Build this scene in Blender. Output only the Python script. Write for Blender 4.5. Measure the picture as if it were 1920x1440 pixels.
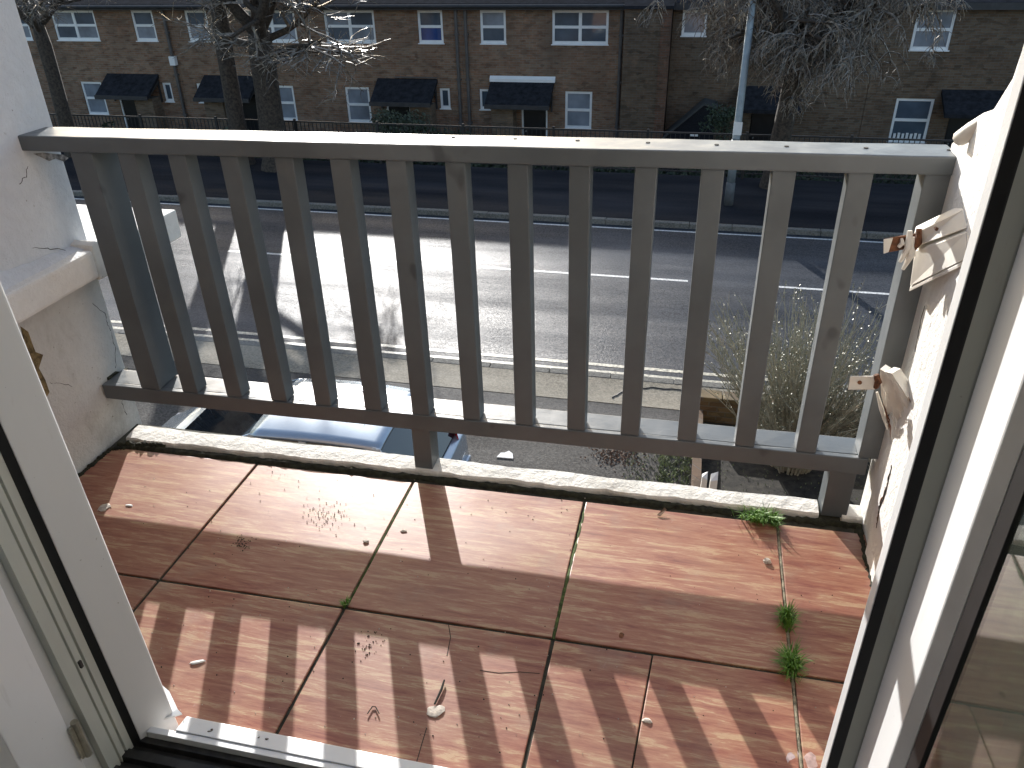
import bpy, bmesh, math, random
from mathutils import Vector, Matrix
import numpy as np
random.seed(7)
for o in list(bpy.data.objects): bpy.data.objects.remove(o)
S = bpy.context.scene
COL = S.collection

# ------------------------------------------------------------------ camera
FPX = 1489.0
H = 1.55                                   # eye height above the balcony floor
R = Matrix(((0.9750, -0.0943, 0.1990), (0.2190, 0.4937, -0.8416), (-0.0199, 0.8645, 0.5022)))
_x = Vector((R[0][0], R[1][0], R[2][0])).normalized()
_z = Vector((R[0][2], R[1][2], R[2][2])); _z = (_z - _x * _z.dot(_x)).normalized()
_y = _z.cross(_x)
RM = Matrix((_x, _y, _z)).transposed()
cam_d = bpy.data.cameras.new('camera'); cam = bpy.data.objects.new('camera', cam_d); COL.objects.link(cam)
cam.matrix_world = Matrix.Translation((0, 0, H)) @ RM.to_4x4()
cam_d.sensor_width = 36; cam_d.lens = FPX / 1920 * 36
cam_d.clip_start = 0.02; cam_d.clip_end = 800
S.camera = cam
# ------------------------------------------------------------------ light
SUN_K = 3.06                               # shadow length (towards the house) per metre of height
SUN_DX = 0.45
to_sun = Vector((-SUN_DX, 1.0, 1.0 / SUN_K)).normalized()
SUN_EL = math.asin(to_sun.z)
W = bpy.data.worlds.new('World'); S.world = W; W.use_nodes = True
nt = W.node_tree; nt.nodes.clear()
sky = nt.nodes.new('ShaderNodeTexSky'); sky.sky_type = 'NISHITA'; sky.sun_disc = False
sky.sun_elevation = SUN_EL; sky.sun_rotation = math.atan2(to_sun.x, to_sun.y)
sky.air_density = 1.0; sky.dust_density = 1.5; sky.ozone_density = 1.0
bg = nt.nodes.new('ShaderNodeBackground'); bg.inputs[1].default_value = 0.118
wo = nt.nodes.new('ShaderNodeOutputWorld')
nt.links.new(sky.outputs[0], bg.inputs[0]); nt.links.new(bg.outputs[0], wo.inputs[0])
sd = bpy.data.lights.new('sun', 'SUN'); sd.energy = 3.9; sd.angle = math.radians(0.53); sd.color = (1.0, 0.975, 0.94)
so = bpy.data.objects.new('sun', sd); COL.objects.link(so)
so.rotation_euler = to_sun.to_track_quat('Z', 'Y').to_euler()
S.view_settings.view_transform = 'Standard'; S.view_settings.look = 'None'
S.view_settings.gamma = 1.0; S.view_settings.use_curve_mapping = False
S.view_settings.exposure = 1.28
S.cycles.max_bounces = 8; S.cycles.use_denoising = True

# ------------------------------------------------------------------ helpers
def ray(u, v): return (RM @ Vector((u - 960, -(v - 720), -FPX))).normalized()
def onz(u, v, z=0.0):
    r = ray(u, v); t = (z - H) / r.z; return Vector((0, 0, H)) + r * t
def ony(u, v, y):
    r = ray(u, v); return Vector((0, 0, H)) + r * (y / r.y)
def onx(u, v, x):
    r = ray(u, v); return Vector((0, 0, H)) + r * (x / r.x)

class MB:
    """collects shapes for ONE mesh object"""
    def __init__(s): s.v = []; s.f = []
    def add(s, vs, fs):
        b = len(s.v); s.v += [tuple(p) for p in vs]; s.f += [tuple(i + b for i in f) for f in fs]; return s
    def box(s, x0, x1, y0, y1, z0, z1):
        return s.hexa([(x0,y0,z0),(x1,y0,z0),(x1,y1,z0),(x0,y1,z0),(x0,y0,z1),(x1,y0,z1),(x1,y1,z1),(x0,y1,z1)])
    def hexa(s, p):
        return s.add(p, [(0,3,2,1),(4,5,6,7),(0,1,5,4),(1,2,6,5),(2,3,7,6),(3,0,4,7)])
    def prism(s, poly, d):
        """poly: list of 3-D points (planar), extruded by vector d"""
        n = len(poly); d = Vector(d); a = [Vector(p) for p in poly]; b = [p + d for p in a]
        return s.add(a + b, [tuple(range(n))[::-1], tuple(range(n, 2*n))] + [(i, (i+1) % n, (i+1) % n + n, i + n) for i in range(n)])
    def tube(s, pts, rads, n=6, cap=True):
        pts = [Vector(p) for p in pts]
        if not hasattr(rads, '__len__'): rads = [rads] * len(pts)
        b = len(s.v); up = None
        for i, p in enumerate(pts):
            d = (pts[min(i+1, len(pts)-1)] - pts[max(i-1, 0)]).normalized()
            if up is None: up = d.orthogonal().normalized()
            up = (up - d * up.dot(d))
            up = up.normalized() if up.length > 1e-6 else d.orthogonal().normalized()
            w = d.cross(up)
            for k in range(n):
                a = 2 * math.pi * k / n
                s.v.append(tuple(p + (up * math.cos(a) + w * math.sin(a)) * rads[i]))
        for i in range(len(pts) - 1):
            for k in range(n):
                s.f.append((b+i*n+k, b+i*n+(k+1) % n, b+(i+1)*n+(k+1) % n, b+(i+1)*n+k))
        if cap:
            s.f.append(tuple(b + k for k in range(n))[::-1]); e = b + (len(pts)-1)*n
            s.f.append(tuple(e + k for k in range(n)))
        return s
    def build(s, name, mat, parent=None, bevel=0.0, seg=1, smooth=False):
        me = bpy.data.meshes.new(name); me.from_pydata(s.v, [], s.f); me.update()
        bm = bmesh.new(); bm.from_mesh(me)
        bmesh.ops.recalc_face_normals(bm, faces=bm.faces)
        if bevel > 0:
            bmesh.ops.bevel(bm, geom=[e for e in bm.edges if e.calc_face_angle(0) > 0.4], offset=bevel, segments=seg, affect='EDGES', profile=0.6, clamp_overlap=True)
        bm.to_mesh(me); bm.free()
        if smooth:
            for p in me.polygons: p.use_smooth = True
        o = bpy.data.objects.new(name, me); COL.objects.link(o)
        if mat: me.materials.append(mat)
        if parent: o.parent = parent
        return o
def tag(o, label=None, cat=None, group=None, kind=None):
    if label: o['label'] = label
    if cat: o['category'] = cat
    if group: o['group'] = group
    if kind: o['kind'] = kind
    return o
def empty(name, label=None, cat=None, group=None, kind=None):
    o = bpy.data.objects.new(name, None); COL.objects.link(o); o.empty_display_size = .1
    return tag(o, label, cat, group, kind)
def link_copy(o, parent=None, loc=None, rot=None, scale=None):
    c = o.copy(); COL.objects.link(c)
    if parent: c.parent = parent
    if loc is not None: c.location = loc
    if rot is not None: c.rotation_euler = rot
    if scale is not None: c.scale = scale
    return c

# ------------------------------------------------------------------ materials
class NT:
    def __init__(s, name):
        s.m = bpy.data.materials.new(name); s.m.use_nodes = True
        s.n = s.m.node_tree.nodes; s.l = s.m.node_tree.links
        s.b = s.n['Principled BSDF']
        s.geo = s.n.new('ShaderNodeNewGeometry')
    def new(s, t, **k):
        x = s.n.new(t)
        for a, b in k.items(): setattr(x, a, b)
        return x
    def set(s, node, key, val):
        if hasattr(val, 'is_output') or isinstance(val, bpy.types.NodeSocket): s.l.new(val, node.inputs[key])
        else: node.inputs[key].default_value = val
    def pos(s, scale=(1, 1, 1), rot=(0, 0, 0)):
        mp = s.new('ShaderNodeMapping'); s.l.new(s.geo.outputs['Position'], mp.inputs[0])
        mp.inputs['Scale'].default_value = scale; mp.inputs['Rotation'].default_value = rot
        return mp.outputs[0]
    def noise(s, scale, detail=4, rough=.55, vec=None, dist=0.0):
        x = s.new('ShaderNodeTexNoise'); s.l.new(vec if vec is not None else s.geo.outputs['Position'], x.inputs['Vector'])
        x.inputs['Scale'].default_value = scale; x.inputs['Detail'].default_value = detail
        x.inputs['Roughness'].default_value = rough; x.inputs['Distortion'].default_value = dist
        return x.outputs['Fac']
    def ramp(s, fac, stops):
        x = s.new('ShaderNodeValToRGB'); s.l.new(fac, x.inputs[0]); e = x.color_ramp.elements
        while len(e) > 1: e.remove(e[-1])
        e[0].position = stops[0][0]; e[0].color = col(stops[0][1])
        for p, c in stops[1:]:
            q = e.new(p); q.color = col(c)
        return x.outputs[0]
    def mix(s, fac, a, b, mode='MIX'):
        x = s.new('ShaderNodeMix', data_type='RGBA', blend_type=mode)
        for k, v in ((0, fac), (6, a), (7, b)):
            if isinstance(v, bpy.types.NodeSocket): s.l.new(v, x.inputs[k])
            else: x.inputs[k].default_value = col(v) if k else v
        return x.outputs[2]
    def math(s, op, a, b=None):
        x = s.new('ShaderNodeMath', operation=op)
        for k, v in ((0, a), (1, b)):
            if v is None: continue
            if isinstance(v, bpy.types.NodeSocket): s.l.new(v, x.inputs[k])
            else: x.inputs[k].default_value = v
        return x.outputs[0]
    def bump(s, h, strength=.3, dist=.01):
        x = s.new('ShaderNodeBump'); x.inputs['Strength'].default_value = strength; x.inputs['Distance'].default_value = dist
        s.l.new(h, x.inputs['Height']); s.l.new(x.outputs[0], s.b.inputs['Normal'])
    def done(s, color, rough=.6, metal=0.0, spec=.5):
        s.set(s.b, 'Base Color', col(color) if not isinstance(color, bpy.types.NodeSocket) else color)
        s.set(s.b, 'Roughness', rough); s.set(s.b, 'Metallic', metal); s.set(s.b, 'Specular IOR Level', spec)
        return s.m
def col(c):
    if isinstance(c, (int, float)): c = (c, c, c)
    return tuple(c) if len(c) == 4 else (c[0], c[1], c[2], 1)

def m_simple(name, c, rough=.6, var=.12, scale=14, metal=0.0, spec=.5, bump=0.0):
    t = NT(name); n = t.noise(scale, 5, .6)
    d = tuple(x * (1 - var * 1.6) for x in col(c)[:3]); u = tuple(min(1, x * (1 + var)) for x in col(c)[:3])
    if bump: t.bump(t.noise(scale * 6, 4, .6), bump, .004)
    return t.done(t.ramp(n, [(.3, d), (.7, u)]), rough, metal, spec)

def m_tile():
    t = NT('streaked_red_tile')
    inf = t.new('ShaderNodeObjectInfo')
    off = t.new('ShaderNodeVectorMath', operation='ADD')
    sc = t.new('ShaderNodeVectorMath', operation='SCALE'); 
    cmb = t.new('ShaderNodeCombineXYZ'); t.l.new(inf.outputs['Random'], cmb.inputs[0]); t.l.new(inf.outputs['Random'], cmb.inputs[1])
    t.l.new(cmb.outputs[0], sc.inputs[0]); sc.inputs['Scale'].default_value = 3.1
    t.l.new(t.geo.outputs['Position'], off.inputs[0]); t.l.new(sc.outputs[0], off.inputs[1])
    mp = t.new('ShaderNodeMapping'); t.l.new(off.outputs[0], mp.inputs[0])
    mp.inputs['Scale'].default_value = (2.3, 19.0, 1); mp.inputs['Rotation'].default_value = (0, 0, .03)
    v = mp.outputs[0]
    a = t.noise(1.9, 9, .70, v, .6); b = t.noise(5.0, 8, .75, v, .5); c = t.noise(2.2, 3, .5)
    k = t.math('ADD', t.math('MULTIPLY', a, .62), t.math('MULTIPLY', b, .38))
    base = t.ramp(k, [(.33, (.150, .042, .030)), (.42, (.250, .082, .052)), (.48, (.315, .126, .078)), (.535, (.37, .185, .112)), (.58, (.475, .325, .19)), (.625, (.36, .18, .105)), (.70, (.265, .098, .064))])
    dirt = t.ramp(t.noise(5, 6, .65), [(.56, 0), (.74, .45)])
    base = t.mix(dirt, base, (.30, .24, .19))
    wear = t.ramp(t.noise(1.7, 5, .6), [(.42, 0), (.68, .40)]); base = t.mix(wear, base, (.365, .225, .150))
    tone = t.ramp(inf.outputs['Random'], [(0, .84), (1, 1.0)]); base = t.mix(1.0, base, tone, 'MULTIPLY')
    pale = t.ramp(t.noise(23, 5, .7), [(.66, 0), (.78, .35)])
    base = t.mix(pale, base, (.55, .46, .40))
    t.bump(t.noise(60, 4, .6), .12, .002)
    r = t.ramp(c, [(.3, .30), (.7, .5)])
    return t.done(base, r, 0, .5)

def m_paint_wood(name, c, worn=(.30, .22, .15), rough=.34):
    t = NT(name)
    g = t.noise(1, 6, .65, t.pos((7, 60, 60)), .4); z = t.noise(1, 6, .65, t.pos((55, 55, 5)), .4)
    n = t.noise(3.2, 5, .6)
    cc = tuple(x * .80 for x in c); cu = tuple(min(1, x * 1.18) for x in c)
    base = t.ramp(n, [(.3, cc), (.7, cu)])
    vor = t.new('ShaderNodeTexVoronoi', feature='DISTANCE_TO_EDGE'); 
    w = t.ramp(t.noise(4.5, 5, .62), [(.60, 0), (.78, .42)])
    base = t.mix(w, base, worn)
    kn = t.ramp(t.noise(9, 2, .4, t.pos((1, 1, .7))), [(.70, 0), (.735, .6)])
    base = t.mix(kn, base, tuple(x * .3 for x in c))
    t.bump(t.math('ADD', t.math('MULTIPLY', g, .5), t.math('MULTIPLY', z, .5)), .28, .0025)
    return t.done(base, t.ramp(t.noise(18, 4), [(.3, rough), (.7, rough + .16)]), 0, .5)

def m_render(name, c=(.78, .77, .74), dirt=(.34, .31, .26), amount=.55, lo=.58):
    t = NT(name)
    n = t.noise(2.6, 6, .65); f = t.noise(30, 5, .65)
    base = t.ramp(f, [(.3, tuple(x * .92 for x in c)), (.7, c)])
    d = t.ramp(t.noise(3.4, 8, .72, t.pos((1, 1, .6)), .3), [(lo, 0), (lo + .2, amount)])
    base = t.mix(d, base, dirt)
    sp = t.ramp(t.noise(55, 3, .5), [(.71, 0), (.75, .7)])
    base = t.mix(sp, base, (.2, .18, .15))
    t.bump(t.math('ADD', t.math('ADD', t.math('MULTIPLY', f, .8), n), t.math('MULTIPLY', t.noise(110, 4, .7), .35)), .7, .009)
    return t.done(base, .78, 0, .3)

def m_upvc(name, c, rough, amount=.22):
    t = NT(name)
    base = t.mix(t.ramp(t.noise(3.5, 5, .65, t.pos((1, 1, .35))), [(.5, 0), (.8, amount)]), c, tuple(x * .72 for x in c))
    base = t.mix(t.ramp(t.noise(90, 3, .5), [(.73, 0), (.77, .5)]), base, (.25, .23, .19))
    base = t.mix(t.ramp(t.noise(14, 6, .7, t.pos((3, 3, .5))), [(.62, 0), (.8, amount * 1.3)]), base, (.40, .37, .31))
    return t.done(base, t.ramp(t.noise(8, 4), [(.3, rough), (.7, rough + .15)]), 0, .5)
def m_brick(name, c1, c2, mortar):
    t = NT(name)
    tc = t.new('ShaderNodeSeparateXYZ'); t.l.new(t.geo.outputs['Position'], tc.inputs[0])
    cb = t.new('ShaderNodeCombineXYZ')
    xy = t.math('ADD', tc.outputs[0], tc.outputs[1]); t.l.new(xy, cb.inputs[0]); t.l.new(tc.outputs[2], cb.inputs[1])
    br = t.new('ShaderNodeTexBrick'); t.l.new(cb.outputs[0], br.inputs[0])
    br.inputs['Scale'].default_value = 1.0; br.inputs['Brick Width'].default_value = .225; br.inputs['Row Height'].default_value = .075
    br.inputs['Mortar Size'].default_value = .009; br.inputs['Mortar Smooth'].default_value = .2; br.inputs['Bias'].default_value = 0
    br.inputs['Color1'].default_value = col(c1); br.inputs['Color2'].default_value = col(c2); br.inputs['Mortar'].default_value = col(mortar)
    n = t.noise(1.3, 6, .7); n2 = t.noise(.35, 3, .6, t.pos((1, 1, .35)))
    base = t.mix(t.ramp(n, [(.3, .55), (.7, 0)]), br.outputs[0], tuple(x * .45 for x in c1))
    base = t.mix(t.ramp(n2, [(.5, 0), (.72, .5)]), base, (.075, .068, .055))
    cell = t.new('ShaderNodeTexVoronoi'); t.l.new(t.pos((4.4, 4.4, 13.3)), cell.inputs['Vector']); cell.inputs['Scale'].default_value = 1.0
    base = t.mix(.75, base, t.ramp(cell.outputs['Color'], [(.1, .45), (.5, .95), (.9, 1.0)]), 'MULTIPLY')
    base = t.mix(t.ramp(t.noise(3.0, 5, .7), [(.55, 0), (.75, .45)]), base, tuple(min(1, x * 1.5) for x in c1))
    b = t.math('SUBTRACT', 1.0, br.outputs[1]); t.bump(b, .6, .012)
    return t.done(base, .85, 0, .25)

def m_asphalt(name, lo, hi, rough=.5, spec=.5, scale=1.0, dry=.5):
    t = NT(name)
    f = t.noise(55 * scale, 4, .8); m = t.noise(30, 5, .75); b = t.noise(.55, 5, .6, t.pos((.3, 1, 1)))
    lane = t.noise(1.0, 4, .6, t.pos((.12, 1.4, 1)))
    base = t.ramp(f, [(.32, lo), (.68, hi)])
    base = t.mix(t.ramp(m, [(.38, .85), (.6, 0)]), base, tuple(x * .55 for x in col(lo)[:3]))
    base = t.mix(t.ramp(b, [(.45, 0), (.75, .5)]), base, tuple(x * 1.5 for x in col(hi)[:3]))
    t.bump(t.math('ADD', f, t.math('MULTIPLY', m, .8)), .6, .009)
    r = t.ramp(lane, [(.35, rough + .10), (.65, rough - .05)])
    m_ = t.done(base, r, 0, spec)
    df_ = t.new('ShaderNodeBsdfDiffuse'); t.l.new(base, df_.inputs['Color']); t.l.new(t.b.inputs['Normal'].links[0].from_socket, df_.inputs['Normal'])
    mx = t.new('ShaderNodeMixShader'); fac = t.ramp(t.noise(1.0, 6, .62, t.pos((.10, 1.15, 1))), [(.38, min(.97, dry * 1.45)), (.52, dry), (.66, dry * .72)])
    fac = t.mix(t.ramp(t.noise(34 * scale, 4, .75), [(.41, .62), (.57, 0)]), fac, (.96, .96, .96))
    t.l.new(fac, mx.inputs[0]); t.l.new(t.b.outputs[0], mx.inputs[1]); t.l.new(df_.outputs[0], mx.inputs[2])
    t.l.new(mx.outputs[0], t.n['Material Output'].inputs['Surface'])
    return m_

def m_glass_window(name, c, rough=.04):
    t = NT(name)
    n = t.noise(1.2, 3, .6)
    t.b.inputs['Coat Weight'].default_value = .4; t.b.inputs['Coat Roughness'].default_value = .02
    t.bump(t.noise(2.5, 2, .5), .05, .02)
    return t.done(t.ramp(n, [(.3, tuple(x * .5 for x in c)), (.7, c)]), rough, 0, .8)
def m_pane(name):
    t = NT(name)
    t.b.inputs['Transmission Weight'].default_value = .95; t.b.inputs['IOR'].default_value = 1.5
    return t.done(t.ramp(t.noise(6, 6, .7), [(.3, (.42, .48, .41)), (.7, (.52, .58, .50))]), .02, 0, .6)

M = {}
M['tile'] = m_tile()
M['grout'] = m_simple('dark_mossy_grout', (.045, .045, .032), .9, .4, 30, bump=.5)
M['rail'] = m_paint_wood('worn_grey_paint', (.104, .119, .129), (.165, .166, .160), .30)
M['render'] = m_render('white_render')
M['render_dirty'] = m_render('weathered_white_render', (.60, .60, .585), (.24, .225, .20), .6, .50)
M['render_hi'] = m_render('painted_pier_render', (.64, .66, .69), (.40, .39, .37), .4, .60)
M['mortar'] = m_render('rough_white_mortar', (.80, .78, .73), (.28, .255, .20), .6, .52)
M['crack'] = m_simple('dark_crack', (.03, .026, .02), .95, .3)
M['brown_break'] = m_simple('exposed_yellow_brick', (.22, .16, .075), .95, .5, 40, bump=.8)
M['upvc'] = m_upvc('white_upvc', (.76, .77, .775), .28)
M['upvc_dull'] = m_upvc('greyed_upvc', (.50, .52, .47), .4, .5)
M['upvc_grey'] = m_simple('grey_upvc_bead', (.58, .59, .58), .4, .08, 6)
M['rubber'] = m_simple('black_rubber', (.012, .012, .013), .55, .2, 30)
M['dark_metal'] = m_simple('dark_threshold_metal', (.03, .028, .025), .5, .4, 40, 0.0)
M['brass'] = m_simple('dull_hinge_metal', (.45, .42, .33), .4, .2, 30, .6)
M['pane'] = m_pane('door_glass')
M['moss'] = m_simple('dark_moss', (.030, .031, .016), .95, .5, 60, bump=.9)
M['grass'] = m_simple('bright_grass', (.115, .25, .03), .55, .35, 60)
M['joint_moss'] = m_simple('green_joint_moss', (.075, .11, .03), .95, .4, 60, bump=.8)
M['stone'] = m_simple('pale_stone_chip', (.55, .48, .41), .8, .2, 60, bump=.5)
M['rust'] = m_simple('rusty_iron', (.16, .065, .03), .9, .5, 60, bump=.6)
M['white_wood'] = m_paint_wood('flaking_white_wood', (.76, .73, .66), (.45, .36, .25), .5)
M['cream_wood'] = m_paint_wood('cream_painted_wood', (.70, .67, .61), (.42, .33, .22), .5)
M['twig'] = m_simple('brown_twig', (.10, .075, .05), .8, .3, 40)
M['road'] = m_asphalt('worn_road_asphalt', (.026, .030, .038), (.088, .094, .106), .40, .25, 1.0, .45)
M['forecourt'] = m_asphalt('old_forecourt_asphalt', (.065, .06, .055), (.15, .14, .125), .7, .35, .7)
M['pave_far'] = m_asphalt('far_pavement_asphalt', (.018, .019, .023), (.034, .036, .042), .7, .3, 1.0, .8)
M['slab'] = m_asphalt('tan_paving', (.20, .18, .14), (.36, .325, .265), .75, .3, .8)
M['kerb'] = m_asphalt('grey_kerbstone', (.14, .135, .12), (.26, .25, .225), .7, .3)
M['white_line'] = m_simple('worn_white_line', (.62, .62, .60), .5, .35, 26)
M['yellow_line'] = m_simple('worn_yellow_line', (.50, .46, .36), .5, .5, 20)
M['soil'] = m_simple('dark_soil', (.034, .030, .023), .95, .5, 12, bump=.9)
M['brickA'] = m_brick('brown_stock_brick', (.27, .145, .088), (.31, .215, .145), (.26, .235, .20))
M['brickB'] = m_brick('red_brick', (.30, .115, .062), (.24, .10, .065), (.21, .175, .15))
M['brickC'] = m_brick('dark_brown_brick', (.155, .098, .062), (.190, .14, .095), (.165, .15, .13))
M['store'] = m_brick('buff_store_brick', (.22, .15, .10), (.25, .18, .125), (.21, .19, .16))
M['garden_brick'] = m_brick('yellow_garden_brick', (.20, .15, .075), (.15, .09, .05), (.16, .14, .11))
M['roof'] = m_simple('dark_felt_roof', (.028, .029, .034), 1.0, .3, 6, 0.0, 0.05)
M['fascia'] = m_simple('dark_fascia', (.040, .038, .040), .6, .2, 5)
M['win_frame'] = m_simple('white_window_frame', (.80, .80, .80), .4, .04, 4)
M['win_glass'] = m_glass_window('house_window_glass', (.10, .13, .17))
M['win_blue'] = m_glass_window('blue_blind_glass', (.05, .10, .30))
M['win_net'] = m_glass_window('net_curtain_glass', (.30, .33, .38))
M['door'] = m_simple('dark_front_door', (.012, .012, .014), .35, .2, 5)
M['pipe'] = m_simple('grey_drainpipe', (.10, .09, .085), .6, .15, 6)
M['lamp'] = m_simple('galvanised_lamp_post', (.27, .32, .35), .5, .12, 6, .2)
M['lamp_dark'] = m_simple('dark_lamp_base', (.11, .12, .13), .6, .2, 6)
M['iron'] = m_simple('black_railing_iron', (.02, .02, .021), .5, .2, 8)
M['bark'] = m_simple('dark_bark', (.060, .046, .035), .9, .45, 16, bump=1.0)
M['twigs'] = m_simple('pale_winter_twigs', (.20, .165, .13), .27, .6, 9)
M['stems'] = m_simple('grey_green_stems', (.34, .325, .25), .4, .35, 12)
M['leaf_dark'] = m_simple('dark_evergreen_leaf', (.035, .055, .025), .6, .5, 8)
M['weed'] = m_simple('garden_weed', (.16, .19, .08), .7, .5, 9)
M['leaf_litter'] = m_simple('dead_leaves', (.13, .075, .045), .9, .5, 20)
M['car'] = m_simple('silver_blue_car_paint', (.36, .43, .50), .26, .03, 3, .55)
M['car'].node_tree.nodes['Principled BSDF'].inputs['Coat Weight'].default_value = .6
M['car_glass'] = m_glass_window('car_glass', (.012, .016, .022), .03)
M['tyre'] = m_simple('tyre_rubber', (.015, .015, .015), .8, .2)
M['alloy'] = m_simple('wheel_alloy', (.4, .4, .41), .35, .1, 5, .8)
M['tail'] = m_simple('red_tail_lamp', (.45, .012, .02), .18, .1, 20)
M['plastic'] = m_simple('black_plastic', (.02, .02, .022), .5, .2)
M['paper'] = m_simple('white_scrap', (.75, .75, .73), .8, .05)
M['room_wall'] = m_simple('room_wall_paint', (.72, .71, .68), .8, .04, 3)
M['room_floor'] = m_simple('room_carpet', (.27, .27, .28), .5, .2, 4)

# ------------------------------------------------------------------ street levels and lines
G = 4.345
ROAD_N, ROAD_F = 10.30, 17.22
HY = 27.2                                   # front of the terrace
# ---- ground, road, pavements
ground = MB()
ground.add([(-260, -60, -G-.16), (260, -60, -G-.16), (260, 21.1, -G-.16), (-260, 21.1, -G-.16)], [(0, 1, 2, 3)])
ground.add([(-260, 21.1, -G-.16), (260, 21.1, -G-.16), (260, 22.6, -5.62), (-260, 22.6, -5.62)], [(0, 1, 2, 3)])
ground.add([(-260, 22.6, -5.62), (260, 22.6, -5.62), (260, 420, -5.62), (-260, 420, -5.62)], [(0, 1, 2, 3)])
tag(ground.build('ground', M['soil']), kind='structure')
tag(MB().box(-120, 120, ROAD_N, ROAD_F, -G-.12, -G).build('road', M['road']), kind='structure')
tag(MB().box(-120, 120, ROAD_F+.16, 21.1, -G-.15, -G+.11).build('far_pavement', M['pave_far']), kind='structure')
pav = tag(MB().box(-120, .33, 9.46, ROAD_N-.16, -G-.15, -G+.095).build('pavement', M['slab']), kind='structure')
tag(MB().box(.33, 120, 9.62, ROAD_N-.16, -G-.15, -G+.095).build('pavement', M['slab']), kind='structure')
tag(MB().box(-30, .30, 2.0, 9.455, -G-.15, -G+.086).build('forecourt', M['forecourt']), kind='structure')
# dropped asphalt strip along the back of the pavement
tag(MB().box(-30, .3, 9.1, 9.45, -G+.087, -G+.090).build('tarmac_strip', m_asphalt('tarmac_patch', (.05, .048, .045), (.10, .095, .09), .7, .35)), kind='structure')
# kerbs: one stone each
def kerb(y0, y1, zt, name):
    root = empty(name, kind='structure')
    base = MB().box(0, .905, y0, y1, -G-.15, zt); first = base.build('kerbstone', M['kerb'], root, .012, 2)
    xs = [i * .915 for i in range(-24, 16)]
    first.location.x = xs[0]
    for x in xs[1:]:
        c = link_copy(first, root, (x, random.uniform(-.004, .004), random.uniform(-.006, .004)))
    a = MB().box(-120, xs[0]-.01, y0, y1, -G-.15, zt).box(xs[-1]+.915, 120, y0, y1, -G-.15, zt)
    tag(a.build('kerb_run', M['kerb'], root), kind='stuff')
    return root
kerb(ROAD_N-.155, ROAD_N, -G+.10, 'kerb'); kerb(ROAD_F, ROAD_F+.155, -G+.115, 'kerb')
# markings
def strip(name, x0, x1, y0, y1, m, z=-G+.004, n=1):
    o = MB().add([(x0, y0, z), (x1, y0, z), (x1, y1, z), (x0, y1, z)], [(0, 1, 2, 3)]).build(name, m)
    return tag(o, kind='structure')
strip('edge_line', -90, 90, 16.98, 17.05, M['white_line'])
strip('yellow_line', -90, 90, 10.66, 10.745, M['yellow_line']); strip('yellow_line', -90, 90, 10.44, 10.525, M['yellow_line'])
for i in range(-12, 12):
    x1 = .07 + i * 5.55
    # dashes of the centre line: 4 m long with 1.5 m gaps
    strip('lane_dash', x1-4.0, x1, 14.21+.012*i, 14.29+.012*i, M['white_line'])
# worn patch / surface-dressing strip beside the lines
strip('worn_tyre_track', -90, 90, 15.7, 15.95, M['road'], -G+.002)

# ------------------------------------------------------------------ own building: facade, room, balcony slab
fac = MB()
fac.box(-7, -1.125, .66, .925, -G-.1, 3.6).box(.42, 7, .66, .925, -G-.1, 3.6).box(-1.125, .42, .66, .925, 2.16, 3.6).box(-1.125, .42, .66, .925, -G-.1, -.08)
tag(fac.build('facade_wall', M['brickA']), kind='structure')
room = MB()
room.box(-2.6, 2.6, -3.6, .66, -.12, -.06)
tag(room.build('room_floor', M['room_floor']), kind='structure')
tag(MB().box(-2.72, -2.6, -3.6, .66, -.12, 2.5).box(2.6, 2.72, -3.6, .66, -.12, 2.5).box(-2.72, 2.72, -3.72, -3.6, -.12, 2.5).build('room_wall', M['room_wall']), kind='structure')
tag(MB().box(-7, 7, -3.8, .66, 2.5, 3.6).build('room_ceiling', M['room_wall']), kind='structure')
slab = MB().box(-2.12, .86, .925, 2.07, -.24, -.0055)
floor = tag(slab.build('balcony_floor', M['grout']), kind='structure')
# tiles, one object each
def tile(x0, x1, x0b, x1b, y0, y1, skew=.012):
    z0, z1 = -.017, random.uniform(-.0012, .0012)
    f = lambda x, y: y + skew * (x + .8)
    pts = [(x0, f(x0, y0)), (x1, f(x1, y0)), (x1b, f(x1b, y1)), (x0b, f(x0b, y1))]
    return MB().hexa([(x, y, z0) for x, y in pts] + [(x, y, z1) for x, y in pts]).build('tile', M['tile'], floor, .0025, 2)
g = .0045
xs1 = [-1.895, -1.338, -.790, -.236, .335, .585]
for a, b in zip(xs1, xs1[1:]):
    tile(a+g, b-g*.9, a+g, b-g*.9, 1.372+g, 1.925)
xs2 = [-1.895, -1.338, -.792, -.236, .010, .337, .585]
for i, (a, b) in enumerate(zip(xs2, xs2[1:])):
    ga = .0018 if abs(a-.01) < .01 else g; gb = .0018 if abs(b-.01) < .01 else g
    sa = -.03 if abs(a-.01) < .01 else 0; sb = -.03 if abs(b-.01) < .01 else 0
    tile(a+ga+sa, b-gb+sb, a+ga, b-gb, .93, 1.372-g)

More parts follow.
